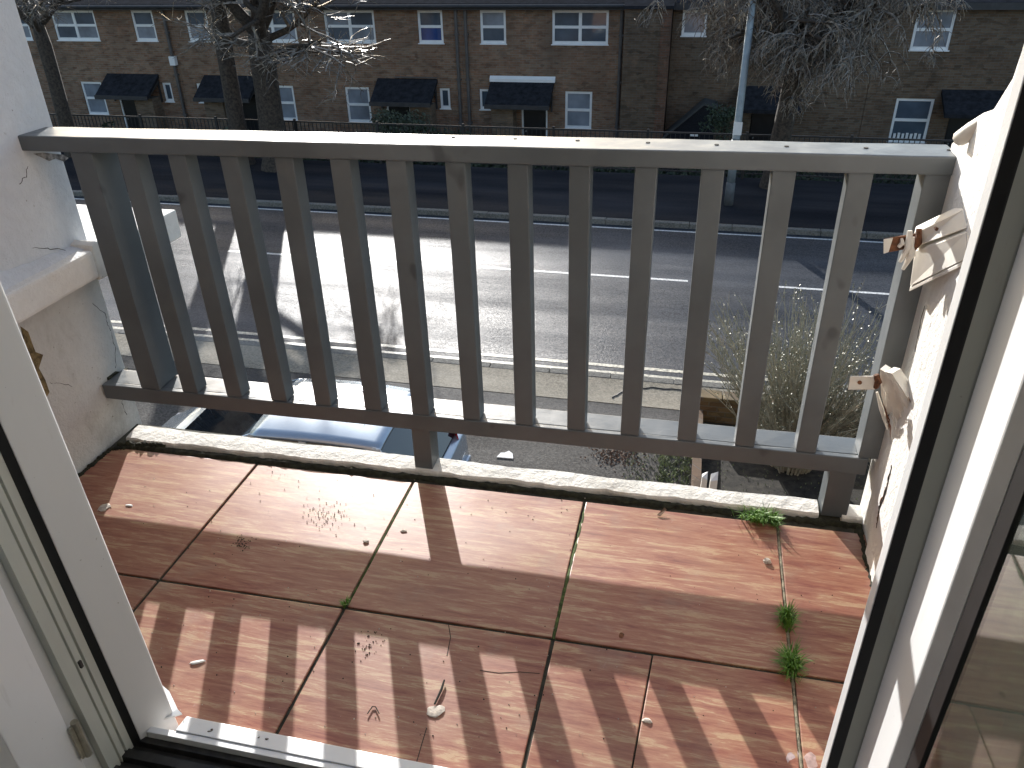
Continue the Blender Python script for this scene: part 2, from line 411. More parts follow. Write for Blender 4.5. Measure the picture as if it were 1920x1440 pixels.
# moss in two joints (kind stuff)
def moss_strip(name, pts, w, h, m, n=None, seed=1):
    rnd = random.Random(seed); b = MB(); pts = [Vector(p) for p in pts]
    L = sum((q-p).length for p, q in zip(pts, pts[1:])); n = n or int(L / .012)
    rows = []
    for i in range(n + 1):
        t = i / n * (len(pts) - 1); k = min(int(t), len(pts) - 2); p = pts[k].lerp(pts[k+1], t - k)
        d = (pts[k+1] - pts[k]).normalized(); s = Vector((-d.y, d.x, 0))
        ww = w * rnd.uniform(.55, 1.25); hh = h * rnd.uniform(.25, 1.2)
        rows.append([p - s*ww + Vector((0, 0, -.004)), p - s*ww*.4 + Vector((0, 0, hh)), p + s*ww*.4 + Vector((0, 0, hh*rnd.uniform(.6, 1.1))), p + s*ww + Vector((0, 0, -.004))])
    vs = [v for r in rows for v in r]; fs = []
    for i in range(n):
        for k in range(3): fs.append((i*4+k, i*4+k+1, i*4+k+5, i*4+k+4))
    b.add(vs, fs)
    return tag(b.build(name, m, None, smooth=True), kind='stuff')
moss_strip('joint_moss', [(-.228, 1.90, -.002), (-.236, 1.5, -.002), (-.236, 1.38, -.003)], .0075, .004, M['joint_moss'], seed=3)
moss_strip('joint_moss', [(.336, 1.93, -.002), (.336, 1.38, -.002), (.338, .97, -.002)], .006, .003, m_simple('pale_joint_dirt', (.26, .23, .16), .95, .5, 50, bump=.6), seed=4)
moss_strip('joint_moss', [(-.79, 1.90, -.003), (-.79, 1.40, -.003)], .004, .002, M['joint_moss'], seed=5)

# upstand: low strip of rough white mortar along the outer edge
ups = MB()
def upstand(x0, x1, n=60, seed=2):
    rnd = random.Random(seed); rows = []
    for i in range(n + 1):
        x = x0 + (x1 - x0) * i / n; s = (x + 1.9) / 2.48
        y_f = 1.948 + .045 * s + rnd.uniform(-.0018, .0018) + .003*math.sin(x*23) + .002*math.sin(x*61); y_b = 2.035 + .028 * s + rnd.uniform(-.002, .001) + .003*math.sin(x*17+1); j = lambda: rnd.uniform(-.0008, .0008)
        rows.append([(x, y_f, -.02), (x, y_f + .001, .009 + j()*.6), (x, y_f + .005, .0155 + j()*.6), (x, y_f*.5+y_b*.5, .0185 + j()), (x, y_b-.008, .0195 + j()), (x, y_b, .013 + j()), (x, y_b + .003, -.23)])
    vs = [v for r in rows for v in r]; m = 7
    fs = [(i*m+k, i*m+k+1, (i+1)*m+k+1, (i+1)*m+k) for i in range(n) for k in range(m-1)]
    fs += [tuple(range(m)), tuple(range(n*m, n*m+m))[::-1]]
    return MB().add(vs, fs)
u1 = empty('mortar_upstand', 'low strip of rough white mortar along the outer edge of the tiles', 'upstand')
upstand(-1.86, .455, 110, 2).build('long_strip', M['mortar'], u1)
upstand(.52, .60, 8, 9).build('end_piece', M['mortar'], u1)
moss_strip('moss', [(-1.89, 1.70, -.002), (-1.885, 1.90, -.001), (-1.80, 1.931, 0), (-.8, 1.955, 0), (0, 1.969, 0), (.575, 1.98, 0)], .017, .007, M['moss'], 260, 6)
moss_strip('moss', [(.566, 1.97, 0), (.572, 1.6, 0), (.573, 1.1, 0)], .013, .010, M['moss'], 70, 8)
moss_strip('moss', [(-1.875, 1.93, 0), (-1.70, 1.952, .004)], .018, .014, M['moss'], 22, 11)

# ------------------------------------------------------------------ left side wall (pier, ledge, lower wall)
lw = empty('side_wall', 'tall white rendered pier at the left end of the balcony with a cracked ledge', 'wall')
XL = -1.905
def grid_face(pts, n, m, amp, seed, back):
    pass
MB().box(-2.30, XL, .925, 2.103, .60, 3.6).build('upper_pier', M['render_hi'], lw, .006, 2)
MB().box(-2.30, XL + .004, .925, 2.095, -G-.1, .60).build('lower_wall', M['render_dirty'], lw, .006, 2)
led = MB().box(-2.05, -1.82, .93, 2.015, .597, .688).build('ledge', M['render'], lw, .010, 2)
# outer ledge beyond the rail post, ending free over the street
MB().box(-2.30, -1.822, 2.105, 2.47, .572, .676).build('ledge', M['render'], lw, .008, 2)
# rounded mortar lump at the ledge joint
b = MB(); rnd = random.Random(5)
prof = [(2.018, .585), (2.018, .672), (2.026, .698), (2.050, .706), (2.072, .690), (2.086, .650), (2.086, .585)]
b.prism([(-1.825, y, z) for y, z in prof], (-.09, 0, 0)).build('ledge_end', M['mortar'], lw, .006, 2)
# sloping mortar fillet between ledge and pier
hb = MB(); rows = []
for i in range(31):
    y = .95 + (2.085 - .95) * i / 30; zt = .80 - .115 * (y - .95) / 1.13 + rnd.uniform(-.004, .004)
    rows.append([(-1.850 + rnd.uniform(-.004, .004), y, .686), (-1.873, y, .686 + (zt-.686)*.45), (XL + .001, y, zt), (XL-.02, y, .65)])
vs = [v for r in rows for v in r]; fs = [(i*4+k, i*4+k+1, i*4+k+5, i*4+k+4) for i in range(30) for k in range(3)]
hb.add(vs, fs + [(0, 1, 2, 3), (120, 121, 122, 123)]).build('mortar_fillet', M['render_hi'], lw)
# cracks: thin dark open joints
def crack(pts, r, name='crack', parent=None, m=None):
    q = []; rnd = random.Random(len(pts) + int(abs(pts[0][1]) * 1000))
    for a, c in zip(pts, pts[1:]):
        a, c = Vector(a), Vector(c)
        for k in range(5):
            p = a.lerp(c, k / 5); q.append(p + Vector((0, rnd.uniform(-.004, .004), rnd.uniform(-.004, .004))))
    q.append(Vector(pts[-1])); rr = [r * rnd.uniform(.4, 1.2) for _ in q]
    return MB().tube(q, rr, 4).build(name, m or M['crack'], parent)
XW = XL + .0035
P = lambda u, v: onx(u, v, XW)
crack([P(172, 570), P(196, 588), P(200, 605), P(208, 622), P(216, 655), P(216, 690)], .0013, parent=lw)
crack([P(92, 716), P(112, 720), P(138, 726)], .0011, parent=lw)
crack([P(228, 750), P(232, 765), P(238, 778)], .0018, parent=lw)
XP = XL + .0005
Pp = lambda u, v: onx(u, v, XP)
crack([Pp(52, 310), Pp(50, 330), Pp(36, 345)], .0008, parent=lw)
crack([onx(60, 466, -1.905), onx(95, 467, -1.905), onx(165, 470, -1.878)], .0014, parent=lw)
# broken-out plaster showing yellow brick
br_pts = [(38, 612), (52, 622), (60, 645), (66, 660), (80, 665), (72, 690), (84, 712), (92, 735), (86, 745), (70, 712), (58, 680), (44, 640)]
MB().prism([P(u, v) for u, v in br_pts], (.002, 0, 0)).build('broken_patch', M['brown_break'], lw)
st_pts = [(62, 288), (80, 286), (118, 290), (128, 296), (120, 303), (104, 297), (92, 302), (80, 296)]
MB().prism([Pp(u, v) for u, v in st_pts], (.0012, 0, 0)).build('stain_chips', m_simple('grey_stain', (.30, .27, .25), .9, .6, 60), lw)
mould = [P(x, y) for x, y in [(200, 708), (216, 696), (226, 697), (236, 689), (233, 698), (222, 704), (214, 711), (203, 719)]]
MB().prism(mould, (.008, 0, 0)).build('mould_patch', M['moss'], lw)

# ------------------------------------------------------------------ right side wall
rw = empty('side_wall', 'sunlit white rendered wall with a stepped outer edge at the right end of the balcony', 'wall')
XR = .578
prof = [(.925, -G-.1), (2.055, -G-.1), (2.055, 1.085), (1.93, 1.155), (1.86, 1.185), (1.80, 1.215), (1.755, 1.262), (1.73, 1.34), (1.72, 1.5), (1.715, 3.6), (.925, 3.6)]
MB().prism([(XR, y, z) for y, z in prof], (.28, 0, 0)).build('wall_body', M['render'], rw)
# a second skin of render standing proud on the house side, with its edge line
MB().prism([(XR - .012, y, z) for y, z in [(.93, 0), (1.86, 0), (1.875, .30), (1.885, .62), (1.895, .98), (1.90, 1.165), (1.80, 1.215), (1.745, 1.28), (1.71, 1.5), (1.71, 3.5), (.93, 3.5)]], (.0135, 0, 0)).build('render_skin', M['render'], rw, .003)
Pr = lambda u, v: onx(u, v, XR - .0125)
crack([Pr(1733, 575), Pr(1722, 620), Pr(1716, 660)], .001, parent=rw)
gap = [Pr(1672, 870), Pr(1666, 900), Pr(1660, 925), Pr(1650, 950), Pr(1643, 990)]
crack(gap, .0028, parent=rw, m=M['crack'])
crack([p + Vector((0, .004, .01)) for p in gap[1:]], .003, parent=rw, m=M['leaf_litter'])
# rounded timber cap on the step
cp = onx(1796, 262, .55); ce = onx(1850, 228, .585)
MB().tube([cp + Vector((.01, .03, -.004)), cp.lerp(ce, .1), cp.lerp(ce, .5), ce, ce + Vector((.04, -.10, .05))], [.010, .017, .019, .019, .018], 10).build('wall_cap', M['cream_wood'], rw, smooth=True)

# broken boards and metal pieces fixed to the right wall
def slab_from(pts, d, name, m, parent=None, bevel=.002):
    return MB().prism(pts, d).build(name, m, parent, bevel)
bb = empty('broken_board', 'white boxed timber stub with a groove jutting from the right wall below the handrail', 'board')
A = ony(1714, 436, 1.925); B = onx(1806, 392, .565); B2 = onx(1814, 428, .565); A2 = ony(1716, 464, 1.925)
slab_from([A, B, B2, A2], (.012, .045, 0), 'upper_board', M['white_wood'], bb, .0025)
C2 = onx(1812, 486, .565); D2 = ony(1706, 538, 1.925); A3 = ony(1716, 471, 1.925); B3 = onx(1814, 436, .565)
slab_from([A3 + Vector((0, .004, 0)), B3 + Vector((0, .004, 0)), C2, D2], (.012, .045, 0), 'lower_board', M['white_wood'], bb, .0025)
slab_from([D2 + Vector((.001, .001, -.001)), C2 + Vector((0, 0, -.001)), C2 + Vector((.01, .03, -.012)), D2 + Vector((.012, .04, -.012))], (0, 0, -.012), 'underside_batten', M['cream_wood'], bb, .002)
MB().tube([ony(1756, 429, 1.87) + Vector((0, -.003, 0)), ony(1756, 429, 1.87) + Vector((0, .01, 0))], .004, 8).build('nail_head', M['rust'], bb)

rb = empty('metal_bracket', 'rusty flat iron bracket sticking out from the white timber stub', 'bracket')
p0 = ony(1714, 452, 1.912); p1 = ony(1656, 461, 1.905); up = Vector((0, 0, .017))
q = [p0 + up, p1 + up*.95, p1 + Vector((.006, 0, 0)) - up*1.05, p0 - up]
slab_from(q, (0, .007, 0), 'bar', M['rust'], rb, .001)
pe = p1.lerp(p0, .12)
slab_from([p1 + up*.97 + Vector((-.003, -.001, 0)), p1.lerp(p0, .26) + up, p1.lerp(p0, .22) - up, p1 - up*1.06 + Vector((.004, -.001, 0))], (0, -.003, 0), 'painted_end', M['cream_wood'], rb, .0006)
for t_ in (.52, .72):
    c_ = p1.lerp(p0, t_) + Vector((0, -.002, .002)); 
    MB().tube([c_ + Vector((0, 0, -.010)), c_ + Vector((.006, -.002, .0)), c_ + Vector((.002, 0, .011))], [.004, .006, .003], 6).build('paint_flake', M['cream_wood'], rb)
tw = p0 + Vector((-.004, -.006, 0))
for k, (dx, h0, h1) in enumerate([(-.012, .026, -.050), (.006, .032, -.030), (-.002, .012, -.068)]):
    MB().tube([tw + Vector((dx, 0, h0)), tw + Vector((dx + .004, -.007, (h0+h1)/2)), tw + Vector((dx - .005, 0, h1))], [.006, .0085, .004], 6).build('torn_strip', M['rust'] if k == 1 else M['cream_wood'], rb)

mt = empty('metal_tab', 'small white metal tab with a rusty bolt hole poking out near the lower right baluster', 'tab')
a = ony(1594, 706, 1.915); b_ = ony(1640, 706, 1.915); c_ = ony(1640, 731, 1.915); d_ = ony(1590, 731, 1.915)
slab_from([a, b_, c_, d_], (0, .005, 0), 'plate', M['cream_wood'], mt, .001)
hc = ony(1612, 717, 1.914)
MB().tube([hc + Vector((0, -.002, 0)), hc + Vector((0, .003, 0))], .0055, 10).build('bolt', M['rust'], mt)
e0 = ony(1646, 708, 1.915)
MB().tube([e0 + Vector((-.006, 0, .008)), e0 + Vector((.003, -.003, -.01)), e0 + Vector((0, 0, -.03))], [.007, .009, .006], 6).build('rust_blob', M['rust'], mt)

sb = empty('broken_board', 'splintered white plank end low down against the right wall', 'board')
f1 = [(1650, 692), (1660, 698), (1685, 742), (1706, 770), (1690, 800), (1672, 772), (1662, 780), (1652, 740)]
pl = []
for u, v in f1:
    t_ = (u - 1646) / 64; pl.append(ony(u, v, 1.935 - .10 * max(0, min(1, t_))))
MB().prism(pl, (.018, .028, 0)).build('plank', M['white_wood'], sb)
f2 = [(1660, 697), (1672, 700), (1712, 762), (1724, 790), (1712, 860), (1696, 842), (1688, 800), (1704, 772), (1684, 742)]
pl = [ony(u, v, 1.925 - .12 * max(0, min(1, (u - 1646) / 70)) ) for u, v in f2]
MB().prism(pl, (.026, .03, 0)).build('split_face', M['white_wood'], sb)
for k, (u, v, u2, v2) in enumerate([(1644, 735, 1662, 802), (1652, 760, 1664, 806), (1668, 702, 1708, 752), (1664, 712, 1698, 762)]):
    MB().tube([ony(u, v, 1.93), ony((u+u2)/2, (v+v2)/2, 1.915), ony(u2, v2, 1.91)], [.003, .006, .0015], 5).build('splinter', M['cream_wood'], sb)
rnd = random.Random(8)
for k in range(14):
    u, v = rnd.uniform(1652, 1706), rnd.uniform(700, 790); yy = 1.925 - .12 * (u - 1646) / 70
    MB().tube([ony(u, v, yy - .003), ony(u + 5, v + 12, yy - .006), ony(u + rnd.uniform(4, 12), v + rnd.uniform(24, 44), yy - .006)], [.0006, .0022, .0004], 4).build('splinter', M['cream_wood'] if k % 3 else M['rust'], sb)

# ------------------------------------------------------------------ balustrade
bal = empty('balustrade', 'grey painted timber balustrade of square uprights between the side walls', 'railing')
yf = lambda x: 1.9865 + .0139 * (x + .1)   # the railing runs very slightly askew to the house
sx = lambda x: x * (1 + .007 * (x + .1))
zt = lambda x: 1.0655 + .0081 * x          # top of the handrail, very slightly out of level
zb = lambda x: zt(x) - .044
lt = lambda x: .2235 + .0004 * x           # top of the bottom rail
lb = lambda x: lt(x) - .055
def rail(x0, x1, y0, y1a, y1b, f0, f1, name, bev=.004, n=24, jit=.0008):
    rnd = random.Random(int(abs(x0) * 1000) + n); vs = []; 
    for i in range(n + 1):
        x = x0 + (x1 - x0) * i / n; s = i / n; yb = y1a + (y1b - y1a) * s; j = lambda: rnd.uniform(-jit, jit)
        q_ = yf(x); vs += [(x, q_ + y0 + j(), f0(x) + j()), (x, q_ + y0 + j(), f1(x) + j()), (x, q_ + yb + j(), f1(x) + j()), (x, q_ + yb + j(), f0(x) + j())]
    fs = [(i*4+k, i*4+(k+1) % 4, (i+1)*4+(k+1) % 4, (i+1)*4+k) for i in range(n) for k in range(4)]
    fs += [(0, 1, 2, 3), (n*4, n*4+1, n*4+2, n*4+3)]
    return MB().add(vs, fs)
hr = rail(-1.915, .585, -.003, .118, .118, zb, zt, 'top_rail').build('top_rail', M['rail'], bal, .005, 2)
MB().add([], [])
rail(-1.895, .555, 0, .020, .020, lb, lt, 'b').build('bottom_rail', M['rail'], bal, .003, 2)
rail(-1.895, .555, .0215, .110, .110, lambda x: lb(x) - .0075, lambda x: lt(x) - .0012, 'b').build('bottom_rail', M['rail'], bal, .003, 2)
def upright(x0, x1, y0, y1, z0, z1, name='baluster', dx=0.0, bev=.003):
    k_ = sx((x0+x1)/2) - (x0+x1)/2; x0 += k_; x1 += k_; y0 += yf((x0+x1)/2); y1 += yf((x0+x1)/2)
    return MB().hexa([(x0+dx, y0, z0), (x1+dx, y0, z0), (x1+dx, y1, z0), (x0+dx, y1, z0), (x0, y0, z1), (x1, y0, z1), (x1, y1, z1), (x0, y1, z1)]).build(name, M['rail'], bal, bev, 2)
tops = [(-1.617,-1.561),(-1.455,-1.400),(-1.292,-1.237),(-1.125,-1.070),(-.962,-.905),(-.802,-.746),(-.638,-.584),(-.471,-.416),(-.310,-.256),(-.145,-.090),(.016,.071),(.182,.237),(.355,.410)]
bots = [-1.608,-1.443,-1.281,-1.127,-.955,-.796,-.629,-.464,-.303,-.143,.024,.188,.356]
for (a, c), d in zip(tops, bots):
    xm = (a + c) / 2
    upright(a, c, .004, .004 + random.uniform(.054, .058), lt(xm) + .0003, zb(xm) - .0003, dx=(d - a) * .9)
upright(-1.772, -1.702,   .002, .108, lt(-1.74) + .0003, zb(-1.74) - .0003, 'post', .006)
upright(.520, .578,   .004, .078, lt(.55) + .0003, zb(.55) - .0003, 'post', .004)
upright(-.806, -.745,   .006, .078, .010, lb(-.78) - .0003, 'foot_post', 0)
upright(.460, .532,   .006, .082, .004, lb(.5) - .0003, 'foot_post', .0)
# sunk screw heads along the handrail top
sc0 = None
for i, (u, v) in enumerate([(850, 257), (966, 260), (1083, 263), (1215, 267), (1344, 271), (1475, 274), (1624, 277), (1780, 281)]):
    p = onz(u, v, zt(0)); p = onz(u, v, zt(p.x) + .001)
    sc = MB().tube([p + Vector((0, 0, -.002)), p + Vector((0, 0, .0006))], .0055, 8).build('screw_head', M['crack'], bal)

# ------------------------------------------------------------------ door frame
df = empty('door_frame', 'white plastic door frame with black gaskets around the open balcony doorway', 'door frame')
Z0, Z1 = -.03, 2.15
def post_face(pts, z0, z1, name, m, parent, d=(0, 0, 0), bev=.002):
    """vertical piece from a plan outline"""
    return MB().prism([(x, y, z0) for x, y in pts], (0, 0, z1 - z0)).build(name, m, parent, bev, 2)
# left jamb
post_face([(-1.020, .957), (-1.026, .964), (-1.124, .964), (-1.124, .8925), (-1.0605, .8925)], Z0, Z1, 'jamb', M['upvc'], df, bev=.003)
post_face([(-1.0610, .8920), (-1.0770, .884), (-1.10, .884), (-1.10, .8920)], Z0, Z1, 'gasket', M['rubber'], df, bev=.001)
gx = [(-1.0785, .8835), (-1.0795, .868)]
# ridged inner track of the left jamb
ribs = [(-1.0775, .8835), (-1.0785, .8665), (-1.0850, .8655), (-1.0850, .8625), (-1.0800, .8615), (-1.0812, .8490), (-1.0870, .8480), (-1.0870, .8455), (-1.0825, .8445), (-1.0840, .8180), (-1.1240, .8180), (-1.1240, .8835)]
post_face(ribs, Z0, Z1, 'inner_track', M['upvc_dull'], df, bev=.0006)
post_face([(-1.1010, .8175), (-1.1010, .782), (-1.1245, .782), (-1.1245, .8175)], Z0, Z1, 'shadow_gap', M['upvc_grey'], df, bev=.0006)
for zz in (.30, 1.05, 1.6):
    MB().box(-1.083, -1.0765, .851, .858, zz, zz + .018).build('keep_screw', M['dark_metal'], df, .001)
for o_ in df.children:
    for w_ in o_.data.vertices: w_.co.x -= .036 * (w_.co.z - .15)
# right jamb
post_face([(.3100, .9505), (.3120, .953), (.41, .953), (.41, .931), (.3125, .931)], Z0, Z1, 'jamb', M['upvc'], df, bev=.002)
post_face([(.3130, .9305), (.3290, .930), (.41, .930), (.41, .9235), (.3265, .9235)], Z0, Z1, 'gasket', M['rubber'], df, bev=.001)
post_face([(.3275, .923), (.3450, .9092), (.41, .9092), (.41, .923)], Z0, Z1, 'inner_track', M['upvc_dull'], df, bev=.001)
# head
MB().box(-1.124, .41, .80, .953, 2.151, 2.20).build('head', M['upvc'], df, .004)
# sill, nose and threshold
def sillp(x0, x1, pr, name, m, bev):
    return MB().prism([(x0, y, z) for y, z in pr], (x1 - x0, 0, 0)).build(name, m, df, bev, 2)
sillp(-.985, .30, [(.962, -.012), (.962, .040), (.958, .046), (.918, .052), (.918, -.012)], 'sill', M['upvc'], .002)
sillp(-1.045, .305, [(.9175, -.012), (.9175, .049), (.902, .0515), (.902, -.012)], 'sill_lip', M['upvc'], .0015)
th = [(.9015, -.03), (.9015, .034), (.888, .034), (.886, .018), (.874, .018), (.872, .028), (.852, .028), (.850, .012), (.836, .012), (.834, .024), (.812, .024), (.810, .008), (.78, .008), (.775, -.03)]
sillp(-1.10, .405, th, 'threshold', M['dark_metal'], .001)
# smear of mastic where jamb meets sill
mp_ = [onz(305, 1287, .055), onz(318, 1298, .05), onz(334, 1332, .048), onz(342, 1340, .046), onz(300, 1352, .047)]
MB().prism(mp_, (0, 0, .004)).build('mastic', M['upvc'], df)
# dirt splashes on the sill
for (u, v) in [(345, 1352), (392, 1372), (398, 1368), (485, 1383), (500, 1386)]:
    p = onz(u, v, .0495)
    a_ = random.uniform(.0015, .0035); MB().tube([p + Vector((-a_, random.uniform(-.002, .002), .0005)), p, p + Vector((a_*random.uniform(.3, 1.6), random.uniform(-.003, .003), .0004))], [a_*.4, a_*.7, a_*.3], 5).build('dirt_spot', m_simple('sill_dirt', (.12, .10, .08)), df)

# ------------------------------------------------------------------ door leaves (opened inwards)
def leaf(x, sgn, y_h, name, label, wid):
    """leaf lying along -y from its hinge edge at y_h; visible face at x, thickness away from the doorway"""
    root = empty(name, label, 'door')
    t = .055 * sgn; z0, z1 = .0, 2.10; y1 = y_h - wid; fw = .112
    def part(a, b, c, d, z_a, z_b, nm, m, bev=.003):
        return MB().box(min(a, b), max(a, b), min(c, d), max(c, d), z_a, z_b).build(nm, m, root, bev, 2)
    part(x, x+t, y_h, y_h-fw, z0, z1, 'stile', M['upvc']); part(x, x+t, y1, y1+fw, z0, z1, 'stile', M['upvc'])
    part(x, x+t, y_h-fw-.0002, y1+fw+.0002, z0, z0+.10, 'rail', M['upvc']); part(x, x+t, y_h-fw-.0002, y1+fw+.0002, z1-.10, z1, 'rail', M['upvc'])
    ya, yb = y_h-fw, y1+fw; za, zc = z0+.10, z1-.10
    # sloped glazing beads and gasket
    bx = x + .011*sgn; gxx = x + .0145*sgn; w1, w2 = .023, .050
    for (p, q_) in (((ya, -1)), ((yb, 1))):
        MB().prism([(x+.0005*sgn, p+.0002*q_, za), (bx, p+w1*q_, za), (x+.03*sgn, p+w1*q_, za), (x+.03*sgn, p+.0002*q_, za)], (0, 0, zc-za)).build('glazing_bead', M['upvc_grey'], root, .0008)
        MB().prism([(bx+.0004*sgn, p+(w1+.0004)*q_, za+w1), (gxx, p+w2*q_, za+w1), (x+.03*sgn, p+w2*q_, za+w1), (x+.03*sgn, p+(w1+.0004)*q_, za+w1)], (0, 0, zc-za-2*w1)).build('gasket', M['rubber'], root, .0008)
    for (p, q_) in ((za, 1), (zc, -1)):
        MB().prism([(x+.0005*sgn, ya-w1, p+.0002*q_), (bx, ya-w1, p+w1*q_), (x+.03*sgn, ya-w1, p+w1*q_), (x+.03*sgn, ya-w1, p+.0002*q_)], (0, yb-ya+2*w1, 0)).build('glazing_bead', M['upvc_grey'], root, .0008)
        MB().prism([(bx+.0004*sgn, ya-w2, p+(w1+.0004)*q_), (gxx, ya-w2, p+w2*q_), (x+.03*sgn, ya-w2, p+w2*q_), (x+.03*sgn, ya-w2, p+(w1+.0004)*q_)], (0, yb-ya+2*w2, 0)).build('gasket', M['rubber'], root, .0008)
    part(x+.018*sgn, x+.024*sgn, ya-w1-.01, yb+w1+.01, za+w1+.01, zc-w1-.01, 'pane', M['pane'], 0)
    part(x+.036*sgn, x+.040*sgn, ya-w1-.01, yb+w1+.01, za+w1+.01, zc-w1-.01, 'pane', M['pane'], 0)
    for hz in ((.17, 1.05, 1.9) if sgn < 0 else ()):
        hg = MB().tube([(x-.008*sgn, y_h+.010, hz-.05), (x-.008*sgn, y_h+.010, hz+.05)], .0075, 10).box(min(x-.009*sgn, x-.003*sgn), max(x-.009*sgn, x-.003*sgn), y_h-.004, y_h+.014, hz-.045, hz+.045)
        hg.build('hinge', M['upvc_dull'] if hz > .5 else M['brass'], root)
    return root
leaf(.3460, 1, .9080, 'glazed_door', 'white glazed door leaf opened inwards at the right of the doorway', .66)
leaf(-1.088, -1, .7800, 'glazed_door', 'white glazed door leaf opened inwards at the left with a brass hinge', .66)

# ------------------------------------------------------------------ bits on the tiles
def tuft(u, v, n, hgt, spread, label, seed, z=0.0):
    rnd = random.Random(seed); c = onz(u, v, z); b = MB()
    for i in range(n):
        a = rnd.uniform(0, 6.283); r = rnd.uniform(0, spread * .45); L = hgt * rnd.uniform(.3, 1.25)
        base = c + Vector((math.cos(a) * r * rnd.uniform(.3, 1.2) + (0 if z else 0), math.sin(a) * r * .6 + (rnd.gauss(0, spread*.35) if z == 0 else 0), -.002)) + (Vector((rnd.gauss(0, spread*.5), 0, 0)) if z else Vector((0, 0, 0))); lean = Vector((math.cos(a), math.sin(a), 0)) * spread * rnd.uniform(.2, 1.0)
        w = Vector((-math.sin(a), math.cos(a), 0)) * rnd.uniform(.0010, .0020)
        m1 = base + lean * .35 + Vector((0, 0, L * .65)); tp = base + lean + Vector((0, 0, L * rnd.uniform(.55, 1)))
        b.add([base - w, base + w, m1 + w * .8, m1 - w * .8, tp], [(0, 1, 2, 3), (3, 2, 4)])
    return tag(b.build('grass_tuft', M['grass']), label, 'grass tuft', 'grass tufts in the tile joints', 'thing')
tuft(1425, 976, 240, .040, .044, 'bright sunlit grass tuft against the white mortar strip', 1, .004)
tuft(1452, 980, 110, .030, .030, 'small bright sunlit grass tuft at the top of the right tile joint', 21)
tuft(1474, 1166, 190, .050, .038, 'dark green grass tuft halfway along the right tile joint', 2)
tuft(1482, 1250, 240, .050, .046, 'largest shaded grass tuft at the crossing of tile joints on the right', 3)
tuft(648, 1134, 40, .022, .018, 'tiny green tuft at the crossing of tile joints left of centre', 4)
def chip(u, v, sx, sy, sz, label, m, name='stone_chip', seed=0, cat='stone', rot=0.0, group='chips and debris on the balcony tiles'):
    rnd = random.Random(seed); bm = bmesh.new(); bmesh.ops.create_icosphere(bm, subdivisions=2, radius=1)
    for w in bm.verts: w.co *= rnd.uniform(.72, 1.15)
    c = onz(u, v, 0)
    for w in bm.verts:
        x, y, zz = w.co.x * sx, w.co.y * sy, max(-.35, w.co.z) * sz + sz * .33
        w.co = Vector((c.x + x * math.cos(rot) - y * math.sin(rot), c.y + x * math.sin(rot) + y * math.cos(rot), zz))
    me = bpy.data.meshes.new(name); bm.to_mesh(me); bm.free(); me.materials.append(m)
    o = bpy.data.objects.new(name, me); COL.objects.link(o)
    return tag(o, label, cat, group)
chip(1437, 1054, .012, .010, .009, 'white stone chip beside the right tile joint in the sun', M['stone'], seed=1)
chip(686, 1015, .010, .008, .003, 'round pale flake in the sun by the joint left of centre', M['stone'], seed=2)
chip(757, 996, .010, .006, .003, 'thin curved pale flake near the middle foot post shadow', M['stone'], seed=3)
chip(816, 1333, .022, .017, .003, 'flat pale mortar lump beside a black twig', M['stone'], seed=4, rot=.4)
chip(370, 1242, .020, .005, .003, 'white sliver lying in the left shadow stripes', M['paper'], name='paint_sliver', seed=5, cat='paint flake', rot=.45)
chip(1213, 1352, .012, .007, .004, 'cream flake in a sunlit stripe right of centre', M['stone'], seed=6)
chip(242, 948, .014, .006, .003, 'white flake at the edge of the left wall shadow', M['paper'], name='paint_sliver', seed=7, cat='paint flake')
chip(195, 952, .018, .022, .004, 'grey lumps of mortar in the shadow by the left wall', M['stone'], seed=8)
chip(1165, 1192, .007, .010, .003, 'small rusty crumb on the shaded middle tile', M['rust'], name='rust_flake', seed=9, cat='rust flake')
chip(1482, 1418, .018, .030, .0006, 'pale lilac paint splash beside the bottom of the right joint', m_simple('lilac_paint', (.44, .34, .34), .6, .25, 60), name='paint_splash', seed=10, cat='paint splash')
chip(1521, 1428, .014, .024, .0006, 'pinkish paint splash by the right jamb', m_simple('pink_paint', (.46, .31, .28), .6, .25, 60), name='paint_splash', seed=11, cat='paint splash')
tp = lambda u, v, h=.004: onz(u, v, h)
tag(MB().tube([tp(833, 1275, .006), tp(828, 1292, .005), tp(815, 1320)], [.0022, .003, .0025], 6).build('twig', M['crack']), 'short black twig pointing at the pale mortar lump', 'twig')
tag(MB().tube([tp(689, 1338), tp(698, 1325, .003), tp(704, 1325, .003), tp(711, 1338)], .0014, 5).build('twig', M['crack']), 'bent black twig shaped like an arch on the tiles', 'twig')
tag(MB().tube([tp(900, 1257, -.0004), tp(935, 1262, -.0004), tp(975, 1260, -.0004), tp(1012, 1263, -.0004)], .0010, 4).build('hair_crack', M['crack'], floor))
for pts in ([(841, 1172), (845, 1195), (838, 1230)], [(800, 1365), (791, 1395), (781, 1430)]):
    tag(MB().tube([tp(u, v, -.0006) for u, v in pts], .0013, 4).build('hair_crack', M['crack'], floor))
tag(MB().prism([tp(1232, 966, .003), tp(1246, 952, .012), tp(1250, 956, .010), tp(1238, 968, .004)], (0, 0, .0015)).build('dead_leaf', M['leaf_litter']), 'small curled brown leaf at the foot of the mortar strip', 'leaf')
gr = MB(); rnd = random.Random(12)
def grit(u, v, su, sv, n):
    for _ in range(n):
        p = onz(u + rnd.gauss(0, su), v + rnd.gauss(0, sv), 0); r = rnd.uniform(.0008, .0024)
        gr.add([p + Vector((r, 0, 0)), p + Vector((0, r, 0)), p + Vector((-r, 0, 0)), p + Vector((0, -r, 0)), p + Vector((0, 0, r * 1.4))], [(0, 1, 4), (1, 2, 4), (2, 3, 4), (3, 0, 4)])
